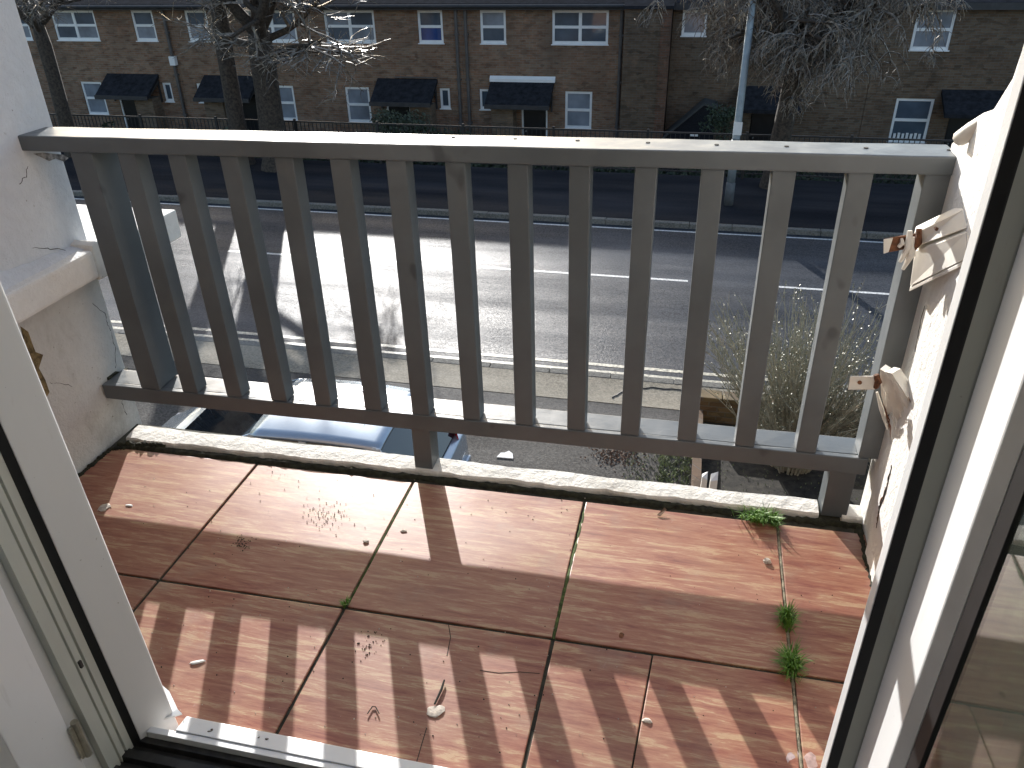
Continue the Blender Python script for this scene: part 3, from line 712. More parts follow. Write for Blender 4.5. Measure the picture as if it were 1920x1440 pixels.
grit(610, 962, 22, 13, 90); grit(455, 1018, 9, 8, 60); grit(690, 1210, 14, 14, 40); grit(520, 880, 18, 10, 14)
for _ in range(160):
    grit(rnd.uniform(230, 1550), rnd.uniform(900, 1420), 30, 20, 1)
tag(gr.build('grit', M['crack']), kind='stuff')
gl = MB()
gr2 = gr; gr = MB()
for _ in range(170): grit(rnd.uniform(230, 1550), rnd.uniform(880, 1420), 30, 20, 1)
for _ in range(40): grit(rnd.uniform(300, 1500), 905 + rnd.uniform(-12, 50), 20, 4, 1)
tag(gr.build('pale_grit', M['stone']), kind='stuff')

# ------------------------------------------------------------------ houses across the road
def wall_holes(x0, x1, z0, z1, y, thick, holes, dep=.11):
    """front wall with real openings; holes (x0,x1,z0,z1) get reveals"""
    xs = sorted({x0, x1, *[h[0] for h in holes], *[h[1] for h in holes]}); zs = sorted({z0, z1, *[h[2] for h in holes], *[h[3] for h in holes]})
    b = MB()
    for xa, xb in zip(xs, xs[1:]):
        for za, zb_ in zip(zs, zs[1:]):
            cx, cz = (xa+xb)/2, (za+zb_)/2
            if any(h[0] < cx < h[1] and h[2] < cz < h[3] for h in holes): continue
            b.add([(xa, y, za), (xb, y, za), (xb, y, zb_), (xa, y, zb_)], [(0, 1, 2, 3)])
    for a, c, d, e in holes:
        b.add([(a, y, d), (c, y, d), (c, y, e), (a, y, e), (a, y+dep, d), (c, y+dep, d), (c, y+dep, e), (a, y+dep, e)], [(0, 1, 5, 4), (1, 2, 6, 5), (2, 3, 7, 6), (3, 0, 4, 7)])
    b.add([(x0, y, z0), (x0, y+thick, z0), (x0, y+thick, z1), (x0, y, z1)], [(0, 1, 2, 3)])
    b.add([(x1, y, z0), (x1, y+thick, z0), (x1, y+thick, z1), (x1, y, z1)], [(0, 1, 2, 3)])
    b.add([(x0, y+thick, z0), (x1, y+thick, z0), (x1, y+thick, z1), (x0, y+thick, z1)], [(0, 1, 2, 3)])
    b.add([(x0, y, z1), (x1, y, z1), (x1, y+thick, z1), (x0, y+thick, z1)], [(0, 1, 2, 3)])
    return b
def window(parent, x0, x1, z0, z1, y, kind, glass):
    """kind: cols x rows of lights"""
    cols, rows = kind; yf = y + .035; fr = MB(); w = .075
    fr.box(x0, x1, yf, yf+.07, z0, z0+w*1.3).box(x0, x1, yf, yf+.07, z1-w, z1).box(x0, x0+w, yf, yf+.07, z0+w*1.3, z1-w).box(x1-w, x1, yf, yf+.07, z0+w*1.3, z1-w)
    fr.box(x0-.03, x1+.03, y-.03, yf-.001, z0-.022, z0+.012)
    cx = [x0 + w + (x1-x0-2*w) * i / cols for i in range(cols+1)]; cz = [z0 + w*1.3 + (z1-z0-2.3*w) * i / rows for i in range(rows+1)]
    for c in cx[1:-1]: fr.box(c-.05, c+.05, yf-.004, yf+.066, z0+w*1.3, z1-w)
    for i, c in enumerate(cx[:-1]):
        a_, b_2 = cx[i] + (.05 if i else 0), cx[i+1] - (.05 if i+1 < cols else 0)
        for d in cz[1:-1]: fr.box(a_, b_2, yf-.002, yf+.068, d-.042, d+.042)
    f = fr.build('window', M['win_frame'], parent)
    for i in range(cols):
        for j in range(rows):
            a_, b_2 = cx[i] + (.05 if i else 0), cx[i+1] - (.05 if i+1 < cols else 0)
            c_, d_2 = cz[j] + (.042 if j else 0), cz[j+1] - (.042 if j+1 < rows else 0)
            gm = glass[(i + j) % len(glass)] if isinstance(glass, (list, tuple)) else glass
            MB().box(a_, b_2, yf+.03, yf+.045, c_, d_2).build('pane', gm, f)
    return f
ZE = -.80                                   # eaves
GZ = -5.62                                  # ground in front of the terrace
def house(x0, mirror, label, brick, wins='both', glass=None, store=True, canopy_flash=False, low=True):
    W_ = 5.33; mx = (lambda a, b: (x0 + W_ - b, x0 + W_ - a)) if mirror else (lambda a, b: (x0 + a, x0 + b))
    root = empty('terraced_house', label, 'house', 'terraced houses across the road')
    gl_ = glass or {}
    defs = [('n', .63, 1.49, -1.87, -.86, (1, 2)), ('w', 3.00, 4.80, -1.87, -.86, (2, 2)), ('l', 3.45, 4.35, -4.50, -3.29, (1, 2)), ('s', .52, .88, -3.95, -3.27, (1, 1))]
    holes = []; 
    for k, a, b_, c, d, kd in defs:
        h = mx(a, b_); holes.append((h[0], h[1], c, d))
    dh = mx(1.97, 2.86); holes.append((dh[0], dh[1], GZ+.05, -3.60))
    wall_holes(x0, x0 + W_ - .004, GZ, ZE, HY, 7.0, holes).build('wall', brick, root)
    for (k, a, b_, c, d, kd), h in zip(defs, holes):
        window(root, h[0]+.004, h[1]-.004, c+.004, d-.004, HY, kd, gl_.get(k, M['win_glass']))
    # roof: shallow, seen from above, with dark fascia
    MB().prism([(x0, HY-.24, ZE+.16), (x0, HY-.24, ZE+.05), (x0, HY+7.4, ZE+.05), (x0, HY+7.4, ZE+.16), (x0, HY+3.6, ZE+.16+3.84*.305)], (W_-.003, 0, 0)).build('roof', M['roof'], root)
    MB().box(x0, x0+W_-.003, HY-.26, HY-.241, ZE-.04, ZE+.15).build('fascia', M['fascia'], root)
    MB().box(x0, x0+W_-.003, HY-.24, HY-.002, ZE+.012, ZE+.045).build('soffit', M['fascia'], root)
    g_ = MB().tube([(x0, HY-.32, ZE+.08), (x0+W_-.003, HY-.32, ZE+.08)], .06, 8).build('gutter', M['fascia'], root)
    # door with white side posts
    d = MB().box(dh[0]+.06, dh[1]-.06, HY+.06, HY+.10, GZ+.05, -3.64).build('door', M['door'], root)
    for a in ((dh[0], dh[0]+.058), (dh[1]-.058, dh[1])):
        MB().box(a[0]+.002, a[1]-.002, HY+.02, HY+.11, GZ+.05, -3.605).build('door_post', M['win_frame'], root)
    MB().tube([(dh[0]+.14, HY+.03, -4.62), (dh[0]+.14, HY+.06, -4.62)], .03, 8).build('handle', M['alloy'], d)
    # bin store, canopy with brackets
    if store:
        s_ = mx(1.05, 1.80); MB().box(s_[0], s_[1], HY-.55, HY-.002, GZ, -3.75).build('store', M['store'], root)
    c_ = mx(.93, 3.08)
    MB().prism([(c_[0], HY-.003, -2.98), (c_[0], HY-.95, -3.60), (c_[0], HY-.95, -3.70), (c_[0], HY-.003, -3.10)], (c_[1]-c_[0], 0, 0)).build('canopy', M['roof'], root)
    MB().box(c_[0]-.01, c_[1]+.01, HY-.985, HY-.952, -3.72, -3.585).build('canopy_edge', M['fascia'], root)
    if canopy_flash:
        MB().prism([(c_[0]-.02, HY-.003, -2.84), (c_[0]-.02, HY-.09, -2.93), (c_[0]-.02, HY-.09, -3.02), (c_[0]-.02, HY-.003, -2.975)], (c_[1]-c_[0]+.06, 0, 0)).build('flashing', M['win_frame'], root)
    for a in (c_[0]+.05, c_[1]-.10):
        MB().prism([(a, HY-.004, -3.12), (a, HY-.85, -3.66), (a, HY-.85, -3.72), (a, HY-.06, -3.30), (a, HY-.06, -3.95), (a, HY-.004, -3.95)], (.05, 0, 0)).build('bracket', M['fascia'], root)
    return root
X4 = -7.86; Wd = 5.333
gA = {'n': [M['win_net'], M['win_glass']], 'l': [M['win_net'], M['win_net']], 'w': [M['win_glass'], M['win_net']]}
gB = {'n': [M['win_blue'], M['win_glass']], 'l': [M['win_net']], 'w': [M['win_glass'], M['win_net']]}
house(X4, False, 'brick terraced house with a long white strip above its porch', M['brickA'], glass={'n': [M['win_glass'], M['win_net']], 'l': [M['win_net']], 'w': M['win_glass']}, canopy_flash=True)
h3 = house(X4-Wd, True, 'brick terraced house with a blue blind upstairs and a bush by its porch', M['brickA'], glass=gB)
MB().box(X4-Wd+2.9, X4-.95, HY-.06, HY-.003, -2.955, -2.915).build('flashing', M['pipe'], h3)
house(X4-2*Wd, False, 'brick terraced house behind the two bare street trees', M['brickA'], glass=gA)
house(X4-3*Wd, True, 'brick terraced house seen beside the left white pier', M['brickA'], glass=gA)
house(X4-4*Wd, False, 'brick terraced house mostly hidden behind the left white pier', M['brickA'], glass=gA)
# drainpipes on the party lines
def pipe(x, z0, z1, label, box=False):
    r = empty('drainpipe', label, 'drainpipe', 'drainpipes on the terrace')
    MB().tube([(x, HY-.08, z0), (x, HY-.08, z1)], .055, 8).build('pipe', M['pipe'], r)
    for zz in (-1.6, -3.0, -4.4): MB().box(x-.08, x+.08, HY-.12, HY-.004, zz, zz+.05).build('clip', M['pipe'], r)
    if box: MB().box(x-.10, x+.12, HY-.17, HY-.004, -2.65, -2.35).build('hopper', M['win_frame'], r)
    return r
pipe(X4-.16, GZ, ZE, 'dark drainpipe between the two middle houses'); pipe(X4+.16, GZ, ZE, 'drainpipe just left of the house with the long white porch strip')
pipe(X4-2*Wd-.15, GZ, ZE, 'drainpipe with a white hopper between the two left houses', True)
pipe(X4+Wd-.12, GZ, ZE, 'drainpipe beside the projecting red brick end wall')
# projecting brick end wall
ew = empty('end_wall', 'projecting red brown brick end wall between the two terraces', 'wall')
MB().box(X4+Wd+.02, -1.12, HY-.65, HY+7, GZ, ZE+.02).build('wall_body', M['brickC'], ew)
MB().box(-1.40, -1.10, HY-.68, HY-.10, GZ, ZE+.015).build('brick_edge', m_brick('worn_red_brick', (.20, .095, .06), (.18, .11, .07), (.16, .14, .12)), ew)
MB().prism([(X4+Wd, HY-.75, ZE+.12), (X4+Wd, HY-.75, ZE+.03), (X4+Wd, HY+7.2, ZE+.03), (X4+Wd, HY+7.2, ZE+.2), (X4+Wd, HY+3.6, ZE+.12+4.35*.305)], (-1.05-X4-Wd, 0, 0)).build('roof', M['roof'], ew)
# two houses of the right hand terrace
def house_r(x0, W_, wins, door, canopy, label):
    root = empty('terraced_house', label, 'house', 'terraced houses across the road')
    holes = [(a, b_, c, d) for a, b_, c, d, k, g_ in wins] + [(door[0], door[1], GZ+.05, -3.6)]
    wall_holes(x0, x0+W_-.004, GZ, ZE, HY, 7.0, holes).build('wall', M['brickC'], root)
    for a, b_, c, d, k, g_ in wins: window(root, a+.004, b_-.004, c+.004, d-.004, HY, k, g_)
    MB().prism([(x0, HY-.24, ZE+.16), (x0, HY-.24, ZE+.05), (x0, HY+7.4, ZE+.05), (x0, HY+7.4, ZE+.16), (x0, HY+3.6, ZE+.16+3.84*.305)], (W_-.003, 0, 0)).build('roof', M['roof'], root)
    MB().box(x0, x0+W_-.003, HY-.26, HY-.241, ZE-.04, ZE+.15).build('fascia', M['fascia'], root)
    d = MB().box(door[0]+.03, door[1]-.03, HY+.06, HY+.10, GZ+.05, -3.63).build('door', M['door'], root)
    MB().tube([(door[0]+.14, HY+.03, -4.62), (door[0]+.14, HY+.06, -4.62)], .03, 8).build('handle', M['alloy'], d)
    MB().prism([(canopy[0], HY-.003, -3.02), (canopy[0], HY-.95, -3.55), (canopy[0], HY-.95, -3.66), (canopy[0], HY-.003, -3.14)], (canopy[1]-canopy[0], 0, 0)).build('canopy', M['roof'], root)
    return root
r1 = house_r(-1.08, 6.0, [(-.80, -.05, -1.60, -.86, (1, 1), M['win_net']), (3.2, 4.05, -1.92, -.86, (1, 2), [M['win_net'], M['win_glass']])], (1.6, 2.5), (1.1, 3.0), 'dark brick house behind the bare tree right of the end wall')
r2 = house_r(4.93, 6.0, [(5.86, 6.92, -1.95, -.84, (1, 2), M['win_net']), (5.80, 6.88, -4.60, -3.30, (1, 2), M['win_glass'])], (7.4, 8.3), (7.0, 9.2), 'dark brick house at the far right with two stacked white windows')
for i in range(7):
    xx = 5.92 + i * .12
    MB().box(xx, xx+.07, HY-.02, HY+.02, -4.50+.0, -4.34+.02*(i % 2)).build('curtain_frill', M['win_frame'], r2)
# lean-to in the gap
lt_ = empty('lean_to', 'low grey sloping felt roof in front of the gap beside the end wall', 'shed')
MB().prism([(-1.08, HY-.9, -5.62), (-1.08, HY-.9, -4.55), (.10, HY-.9, -3.45), (.46, HY-.9, -3.55), (.50, HY-.9, -5.62)], (0, .88, 0)).build('shed_body', M['pave_far'], lt_)
MB().prism([(-1.12, HY-.95, -4.56), (-1.10, HY-.95, -4.50), (.10, HY-.95, -3.40), (.52, HY-.95, -3.50), (.52, HY-.95, -3.56), (.10, HY-.95, -3.46)], (0, .94, 0)).build('shed_roof', m_simple('grey_felt', (.055, .058, .058), .7, .2, 5), lt_)
MB().box(-.25, .0, HY-.96, HY-.905, -4.40, -4.33).build('vent', M['win_frame'], lt_)
# distant row behind keeps the horizon closed
far = empty('far_block', 'low dark brick block behind the terrace roofs', 'building')
MB().box(-70, 70, HY+24, HY+32, GZ, .6).build('wall', M['brickC'], far)
# the rest of the terrace, outside the view to the left and right
tag(MB().box(-60, X4-4*Wd-.01, HY, HY+7, GZ, ZE+.1).build('terrace_wall', M['brickA']), 'continuation of the brick terrace far to the left', 'building')
tag(MB().box(10.95, 60, HY, HY+7, GZ, ZE+.1).build('terrace_wall', M['brickC']), 'continuation of the dark brick terrace far to the right', 'building')

# ------------------------------------------------------------------ railings, hedge, lamp post
rl = empty('railing', 'black iron railing along the back of the far pavement', 'railing')
YR = 21.0; ZG = -G + .11; rt = ZG + 1.12
MB().box(-40, 30, YR-.02, YR+.02, rt-.04, rt).build('top_rail', M['iron'], rl)
MB().box(-40, 30, YR-.015, YR+.015, ZG+.12, ZG+.15).build('bottom_rail', M['iron'], rl)
first = MB().box(-.03, .03, YR-.03, YR+.03, ZG, rt+.05).build('post', M['iron'], rl)
first.location.x = -38
for i in range(1, 28): link_copy(first, rl, (-38 + i * 2.45, 0, 0))
bars = MB()
x = -26.0
while x < 16: bars.box(x-.009, x+.009, YR-.009, YR+.009, ZG+.15, rt-.04); x += .12
tag(bars.build('bars', M['iron'], rl), kind='stuff')
def bush(cx, cy, cz, rx, ry, rz, n, leaf_, m, name, label, cat, seed, group=None):
    rnd = random.Random(seed); b = MB(); lobes = [(Vector((rnd.uniform(-.6, .6)*rx, rnd.uniform(-.5, .5)*ry, rnd.uniform(-.5, .6)*rz)), rnd.uniform(.3, .6)) for _ in range(9)]
    for _ in range(n):
        l_, s_ = rnd.choice(lobes); d = Vector((rnd.gauss(0, 1), rnd.gauss(0, 1), rnd.gauss(0, 1))).normalized() * (rnd.random() ** .4)
        p = Vector((cx, cy, cz)) + l_ + Vector((d.x*rx, d.y*ry, d.z*rz)) * s_
        a = Vector((rnd.uniform(-1, 1), rnd.uniform(-1, 1), rnd.uniform(-1, 1))).normalized() * leaf_ * rnd.uniform(.6, 1.3); c = a.orthogonal().normalized() * leaf_ * .5
        b.add([p - a, p + c, p + a, p - c], [(0, 1, 2, 3)])
    root = empty(name, label, cat, group)
    b.build('foliage', m, root)
    st = MB()
    for k in range(5): st.tube([(cx + rnd.uniform(-.1, .1), cy + rnd.uniform(-.1, .1), cz - rz*1.2 - .3), (cx + rnd.uniform(-.4, .4)*rx, cy + rnd.uniform(-.3, .3)*ry, cz + rnd.uniform(-.2, .5)*rz)], [.03, .01], 5)
    st.build('stem', M['bark'], root)
    return root
bush(-9.7, 25.6, -4.35, 1.3, .7, .72, 2600, .055, m_simple('olive_leaf', (.07, .085, .05), .6, .5, 8), 'bush', 'round evergreen bush in front of the blue blind house', 'bush', 3)
bush(-8.1, 25.4, -4.65, 1.2, .7, .5, 1800, .055, M['leaf_dark'], 'bush', 'darker low bush right of the round evergreen bush', 'bush', 4)
bush(.62, 24.6, -3.6, .55, .5, .5, 900, .05, M['leaf_dark'], 'bush', 'small dark bush behind the lamp post', 'bush', 5)
hd = MB(); rnd = random.Random(31)
for _ in range(9000):
    x = rnd.uniform(-24, 14); hgt = .55 + .3*math.sin(x*1.3) + .2*math.sin(x*3.1)
    p = Vector((x, 21.75 + rnd.uniform(-.4, .4), -4.55 + rnd.uniform(0, 1) * hgt)); a = Vector((rnd.uniform(-1, 1), rnd.uniform(-1, 1), rnd.uniform(-1, 1))).normalized() * .07; c = a.orthogonal() * .5
    hd.add([p-a, p+c, p+a, p-c], [(0, 1, 2, 3)])
tag(hd.build('undergrowth', M['leaf_dark']), kind='stuff')

lp = empty('lamp_post', 'tall grey street lamp post on the far pavement', 'lamp post')
lx, ly = .84, 18.75
MB().tube([(lx, ly, -G+.1), (lx, ly, -G+.62), (lx, ly, -G+.64)], [.105, .105, .09], 14).build('base', M['lamp_dark'], lp, smooth=True)
MB().tube([(lx, ly, -G+.64), (lx, ly, -G+1.6)], .092, 14).build('door_section', M['lamp'], lp, smooth=True)
MB().tube([(lx, ly, -G+1.6), (lx, ly, -G+1.64), (lx, ly, -G+8.0)], [.092, .082, .06], 14).build('pole', M['lamp'], lp, smooth=True)
MB().tube([(lx, ly, -G+7.98), (lx, ly-.3, -G+8.25), (lx, ly-1.2, -G+8.35)], .035, 8).build('arm', M['lamp'], lp, smooth=True)
MB().box(lx-.14, lx+.14, ly-1.8, ly-1.15, -G+8.28, -G+8.42).build('lantern', M['lamp'], lp, .04, 2)
MB().box(lx-.094, lx+.094, ly-.098, ly-.09, -G+1.72, -G+2.0).build('notice', M['paper'], lp)

# ------------------------------------------------------------------ trees
def tree(base, height, r0, forks, seed, label, spread=1.0, droop=.0, twig_n=5, depth=4, tw_r=.011, lean=(0, 0), low=()):
    rnd = random.Random(seed); root = empty('street_tree', label, 'tree', 'bare trees along the far pavement')
    tr = MB(); br = MB(); tw = MB(); base = Vector(base)
    pts = [base + Vector((lean[0]*t + math.sin(t*3+seed)*.05, lean[1]*t, t*height)) for t in [0, .08, .3, .6, .85, 1]]
    tr.tube([base + Vector((0, 0, -.3))] + pts, [r0*1.5, r0*1.3, r0*1.05, r0*.95, r0*.9, r0*.92, r0*.75], 12)
    def grow(p, d, L, r, lev):
        q = [p]; dd = d.copy(); n = 5
        for i in range(n):
            dd = (dd + Vector((rnd.uniform(-1, 1), rnd.uniform(-1, 1), rnd.uniform(-.6, .8))) * .22 + Vector((0, 0, -droop * (lev >= 2)))).normalized()
            q.append(q[-1] + dd * L / n)
        rad = [r * (1 - .55 * i / n) for i in range(n+1)]
        (br if lev < 2 else tw).tube(q, rad, 7 if lev == 0 else (5 if lev == 1 else 3), cap=False)
        if lev >= depth: return
        k = twig_n if lev else 4
        for i in range(k):
            t = rnd.uniform(.3, 1.0); m = min(int(t*n), n-1); a = q[m].lerp(q[m+1], t*n-m)
            side = Vector((rnd.uniform(-1, 1), rnd.uniform(-1, 1), rnd.uniform(-.5, .7))).normalized()
            nd = (dd * .55 + side * .75 * spread).normalized()
            grow(a, nd, L * rnd.uniform(.5, .72), max(tw_r*.6, r * .45), lev + 1)
    top = pts[-1]
    for k in range(forks):
        a = 6.283 * k / forks + rnd.uniform(-.4, .4); d = Vector((math.cos(a)*.75*spread, math.sin(a)*.75*spread, rnd.uniform(.6, 1.1))).normalized()
        grow(top + Vector((0, 0, -.1*k*.5)), d, height * .62 * rnd.uniform(.8, 1.1), r0 * .5, 0)
    for hz_, ax in low:
        p_ = base + Vector((lean[0]*hz_/height, 0, hz_)); grow(p_, Vector((math.cos(ax), math.sin(ax)*.5, .35)).normalized(), 2.0, r0*.28, 1)
    tr.build('trunk', M['bark'], root, smooth=True); br.build('limbs', M['bark'], root, smooth=True); tag(tw.build('twigs', M['twigs'], root), kind='stuff')
    return root
tree((-11.30, 20.2, ZG), 3.5, .37, 5, 11, 'thick forked bare tree in front of the third house', 1.0, .05, 5, 4, .014, (0, 0), ((2.7, .2), (2.9, .1), (3.1, 2.9), (3.2, .5)))
tree((-12.5, 20.5, ZG), 4.2, .25, 4, 23, 'slimmer bare tree left of the thick forked tree', 1.0, .05, 4, 4, .011)
tree((-18.2, 20.6, ZG), 3.6, .21, 5, 37, 'bare tree nearest the left white pier', 1.0, .08, 5, 4, .012)
tree((1.95, 20.4, ZG), 3.3, .25, 14, 42, 'bare tree with dense drooping twigs behind the lamp post', 1.2, .26, 6, 4, .015, (.1, 0))

# ------------------------------------------------------------------ front garden: shrub, low wall, weeds
gs = MB().box(.42, 14, 3.0, 9.40, -G-.15, -G-.02)
tag(gs.build('garden_soil', M['soil']), kind='structure')
gw = empty('garden_wall', 'low yellow brick garden wall behind the bare shrub', 'wall')
rowsz = [(-G-.1, -G+.40)]
MB().box(.36, 12, 9.42, 9.61, -G-.12, -G+.30).build('wall_body', M['garden_brick'], gw)
c0 = MB().box(0, .29, 9.40, 9.63, -G+.301, -G+.36).build('coping_brick', M['garden_brick'], gw, .008)
c0.location.x = .355
for i in range(1, 18): link_copy(c0, gw, (.355 + i*.30, random.uniform(-.006, .006), random.uniform(-.003, .004)))
sw = empty('garden_wall', 'dark side wall between the forecourt and the shrub bed', 'wall')
MB().box(.305, .415, 5.2, 9.415, -G-.12, -G+.16).build('wall_body', M['brickC'], sw)
for k, (u, v, h_, lab) in enumerate([(1320, 905, .62, 'taller pale rotten timber post seen under the bottom rail'), (1338, 905, .50, 'shorter split timber stump beside the pale rotten post')]):
    p = ony(u, v, 7.0); w_ = .035 + .01*k
    tag(MB().hexa([(p.x-w_, p.y-.04, -G-.05), (p.x+w_, p.y-.04, -G-.05), (p.x+w_, p.y+.04, -G-.05), (p.x-w_, p.y+.04, -G-.05), (p.x-w_*.8, p.y-.04, p.z+.10-.06*k), (p.x+w_*.8, p.y-.03, p.z+.06), (p.x+w_*.8, p.y+.04, p.z+.12), (p.x-w_*.8, p.y+.04, p.z+.08)]).build('timber_stump', M['cream_wood']), lab, 'post')
def shrub(cx, cy, z0, n, hgt, spread, seed, label):
    rnd = random.Random(seed); root = empty('bare_shrub', label, 'shrub'); b = MB(); t2 = MB(); buds = MB()
    for i in range(n):
        a = rnd.uniform(0, 6.283); s = rnd.random() ** .6 * spread; L = hgt * rnd.uniform(.6, 1.08)
        d = Vector((math.cos(a)*s, math.sin(a)*s*.9, 0)); p = Vector((cx + d.x*.18, cy + d.y*.18, z0)); q = [p]
        for k in range(1, 7):
            t = k / 6
            q.append(Vector((cx + d.x*(.18 + .82*t**1.3) + rnd.uniform(-.03, .03), cy + d.y*(.18 + .82*t**1.3) + rnd.uniform(-.03, .03), z0 + L*t)))
        b.tube(q, [.013*(1-.75*k/6)*rnd.uniform(.7, 1.1) for k in range(7)], 5, cap=False)
        for k in range(rnd.randint(5, 9)):
            t = rnd.uniform(.25, .95)*6; m = min(int(t), 5); o = q[m].lerp(q[m+1], t-m)
            e = (q[m+1]-q[m]).normalized() + Vector((rnd.uniform(-1, 1), rnd.uniform(-1, 1), rnd.uniform(-.2, .6)))*.7
            e.normalize(); Lt = rnd.uniform(.18, .5); w = [o, o + e*Lt*.5 + Vector((0, 0, .02)), o + e*Lt + Vector((rnd.uniform(-.03, .03), 0, .06))]
            t2.tube(w, [.0045, .0035, .002], 3, cap=False)
            for _ in range(5):
                c = w[1].lerp(w[2], rnd.random()) + Vector((rnd.uniform(-.02, .02), rnd.uniform(-.02, .02), rnd.uniform(-.01, .03))); r = rnd.uniform(.008, .017)
                u_ = Vector((rnd.uniform(-1, 1), rnd.uniform(-1, 1), rnd.uniform(-1, 1))).normalized()*r; v_ = u_.orthogonal().normalized()*r*.6
                buds.add([c-u_, c+v_, c+u_, c-v_], [(0, 1, 2, 3)])
    b.build('stems', M['stems'], root); tag(t2.build('twigs', M['stems'], root), kind='stuff'); tag(buds.build('leaves', m_simple('pale_bud_green', (.21, .21, .13), .5, .4, 20), root), kind='stuff')
    return root
shrub(1.50, 8.6, -G-.05, 230, 1.95, 1.35, 5, 'tall bare shrub of pale stems below the right end of the railing')
shrub(2.6, 8.1, -G-.05, 80, 1.6, .8, 6, 'second bare shrub against the foot of the right wall')
wd = MB(); rnd = random.Random(77)
def weeds(x0, x1, y0, y1, n, s, z=-G+.086):
    for _ in range(n):
        p = Vector((rnd.uniform(x0, x1), rnd.uniform(y0, y1), z)); a = rnd.uniform(0, 6.283); L = s*rnd.uniform(.4, 1.2)
        d = Vector((math.cos(a)*L*.7, math.sin(a)*L*.7, L)); w = Vector((-math.sin(a), math.cos(a), 0))*s*.16
        wd.add([p-w, p+w, p+d*.6+w, p+d, p+d*.6-w], [(0, 1, 2, 3, 4)])
weeds(-.5, .3, 7.7, 8.5, 700, .028); weeds(-.1, .3, 7.2, 8.4, 1100, .038); weeds(.42, 3.5, 6.5, 9.4, 1500, .03, -G-.03)
tag(wd.build('weeds', M['weed']), kind='stuff')
ll = MB()
for _ in range(420):
    p = Vector((rnd.gauss(-.62, .16), rnd.gauss(8.25, .12), -G+.088)); p.z += rnd.uniform(0, .02); a = Vector((rnd.uniform(-1, 1), rnd.uniform(-1, 1), rnd.uniform(-.3, .3))).normalized()*.015; c = a.orthogonal()*.5
    if p.x < .28: ll.add([p-a, p+c, p+a, p-c], [(0, 1, 2, 3)])
tag(ll.build('leaf_litter', M['leaf_litter']), kind='stuff')
cb = [onz(u, v, -G+.10) for u, v in [(1148, 746), (1160, 738), (1180, 730), (1200, 727), (1230, 727), (1290, 733)]]
tag(MB().tube([cb[0]] + [cb[i].lerp(cb[i+1], k/4) + Vector((0, .02*math.sin(k*1.6+i), 0)) for i in range(5) for k in range(1, 5)], .009, 6).build('cable', M['plastic'], None, smooth=True), 'dark cable curling across the tan pavement', 'cable')
p = onz(950, 853, -G+.088)
tag(MB().prism([p+Vector(t) for t in [(-.11, -.08, 0), (.10, -.07, 0), (.07, .03, 0), (.01, .08, 0), (-.03, .03, 0), (-.08, .02, 0)]], (0, 0, .012)).build('paper_scrap', M['paper']), 'crumpled white paper scrap on the forecourt', 'litter')

# ------------------------------------------------------------------ parked car (rear to the right)
car = empty('parked_car', 'silver blue hatchback parked on the forecourt under the balcony', 'car')
CZ = -G + .086; CY = 6.45; CX = -2.22                # ground, centre line, rear bumper
def ring(x, zlo, zhi, wlo, wmid, whi):
    """half-section outline at x, bottom to top"""
    return [(x, wlo, zlo), (x, wmid, zlo + (zhi-zlo)*.35), (x, wmid, zlo + (zhi-zlo)*.62), (x, wmid*.97, zlo + (zhi-zlo)*.9), (x, whi, zhi)]
secs = [(0.0, .35, .70, .62, .70, .60), (-.04, .26, .86, .72, .79, .70), (-.35, .22, .94, .76, .845, .77), (-1.2, .20, .93, .77, .85, .785), (-2.2, .20, .91, .77, .85, .785), (-2.9, .20, .89, .77, .85, .76), (-3.35, .22, .84, .75, .83, .70), (-3.72, .26, .68, .68, .76, .60), (-3.85, .32, .56, .55, .62, .50)]
b = MB(); vs = []; n = 10
for s_ in secs:
    h_ = ring(*s_); full = [(x, -y, z) for x, y, z in h_] + [(x, y, z) for x, y, z in h_[::-1]]
    vs += [(CX + x, CY + y, CZ + z) for x, y, z in full]
fs = [(i*n+k, i*n+(k+1) % n, (i+1)*n+(k+1) % n, (i+1)*n+k) for i in range(len(secs)-1) for k in range(n)]
fs += [tuple(range(n)), tuple(range((len(secs)-1)*n, len(secs)*n))[::-1]]
b.add(vs, fs); body = b.build('body', M['car'], car, .02, 2, smooth=True)
# greenhouse: dark glass core, painted roof and pillars
RX0, RX1 = -.56, -1.86                               # roof rear and front edge
def quadstrip(p): return [(CX+x, CY+y, CZ+z) for x, y, z in p]
gh = MB().hexa(quadstrip([(-.10, -.70, .90), (-3.22, -.72, .86), (-3.22, .72, .86), (-.10, .70, .90), (RX0, -.55, 1.405), (RX1, -.56, 1.405), (RX1, .56, 1.405), (RX0, .55, 1.405)]))
gh.build('windows', M['car_glass'], car, .02, 2)
rf = MB(); vs = []; nx, ny = 14, 10
for i in range(nx+1):
    t = i/nx; x = RX0 + .06 + (RX1 - RX0 - .10) * t
    for j in range(ny+1):
        s = -1 + 2*j/ny; hw = .575 + .01*math.sin(math.pi*t)
        z = 1.452 - .035*(abs(s)**3) - .030*((2*t-1)**2) 
        vs.append((CX+x, CY+s*hw, CZ+z))
fs = [(i*(ny+1)+j, i*(ny+1)+j+1, (i+1)*(ny+1)+j+1, (i+1)*(ny+1)+j) for i in range(nx) for j in range(ny)]
rf.add(vs, fs); ro = rf.build('roof', M['car'], car, smooth=True)
sm = ro.modifiers.new('thick', 'SOLIDIFY'); sm.thickness = .035; sm.offset = -1
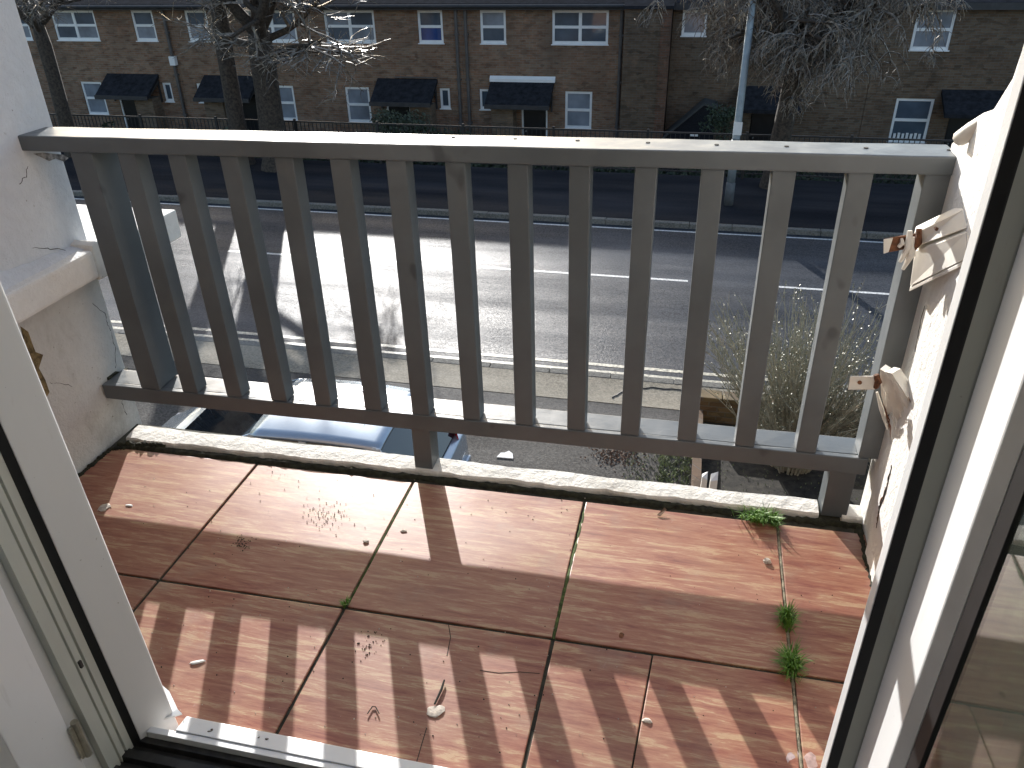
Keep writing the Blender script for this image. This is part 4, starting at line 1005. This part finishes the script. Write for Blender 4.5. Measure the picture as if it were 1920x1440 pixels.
for s in (-1, 1):
    for nm, (xa, xb, xc, xd) in (('rear_pillar', (-.16, -.46, -.66, -.50)), ('side_pillar', (-1.30, -1.40, -1.36, -1.28)), ('front_pillar', (-3.06, -3.20, -1.90, -1.80))):
        y0, y1 = s*.725, s*.578
        MB().prism(quadstrip([(xa, y0, .90), (xb, y0, .90), (xc, y1, 1.425), (xd, y1, 1.425)]), (0, -.02*s, .004)).build(nm, M['car'], car, .006)
    # tail lamp, mirror, wheels
    MB().hexa(quadstrip([(-.03, s*.52, .66), (-.22, s*.845, .70), (-.20, s*.80, .70), (0, s*.50, .66), (-.10, s*.56, .98), (-.30, s*.79, .96), (-.28, s*.75, .96), (-.08, s*.54, .98)])).build('tail_lamp', M['tail'], car, .008, 2)
    MB().box(CX-2.42, CX-2.30, CY+s*.80 if s > 0 else CY-.98, CY+.98 if s > 0 else CY-.80, CZ+.93, CZ+1.05).build('mirror', M['car'], car, .03, 2)
    MB().box(CX-3.72, CX-3.52, CY+s*.62-.10, CY+s*.62+.10, CZ+.56, CZ+.68).build('headlight', M['win_net'], car, .02)
    for wx in (-.66, -3.12):
        wh = MB().tube([(CX+wx, CY+s*.66, CZ+.30), (CX+wx, CY+s*.855, CZ+.30)], .30, 24).build('wheel', M['tyre'], car)
        MB().tube([(CX+wx, CY+s*.80, CZ+.30), (CX+wx, CY+s*.862, CZ+.30)], .20, 16).build('rim', M['alloy'], wh)
MB().box(CX-.02, CX+.03, CY-.70, CY+.70, CZ+.30, CZ+.56).build('bumper', M['car'], car, .03, 2)
MB().box(CX+.028, CX+.036, CY-.26, CY+.26, CZ+.40, CZ+.51).build('number_plate', m_simple('plate_yellow', (.6, .48, .05), .4, .05), car)
MB().tube(quadstrip([(-.36, .05, 1.06), (-.22, .38, .99)]), [.012, .008], 6).build('wiper', M['alloy'], car)
MB().tube(quadstrip([(-.78, .16, 1.44), (-.82, .16, 1.47), (-.98, .16, 1.62)]), [.022, .012, .004], 6).build('aerial', M['plastic'], car)
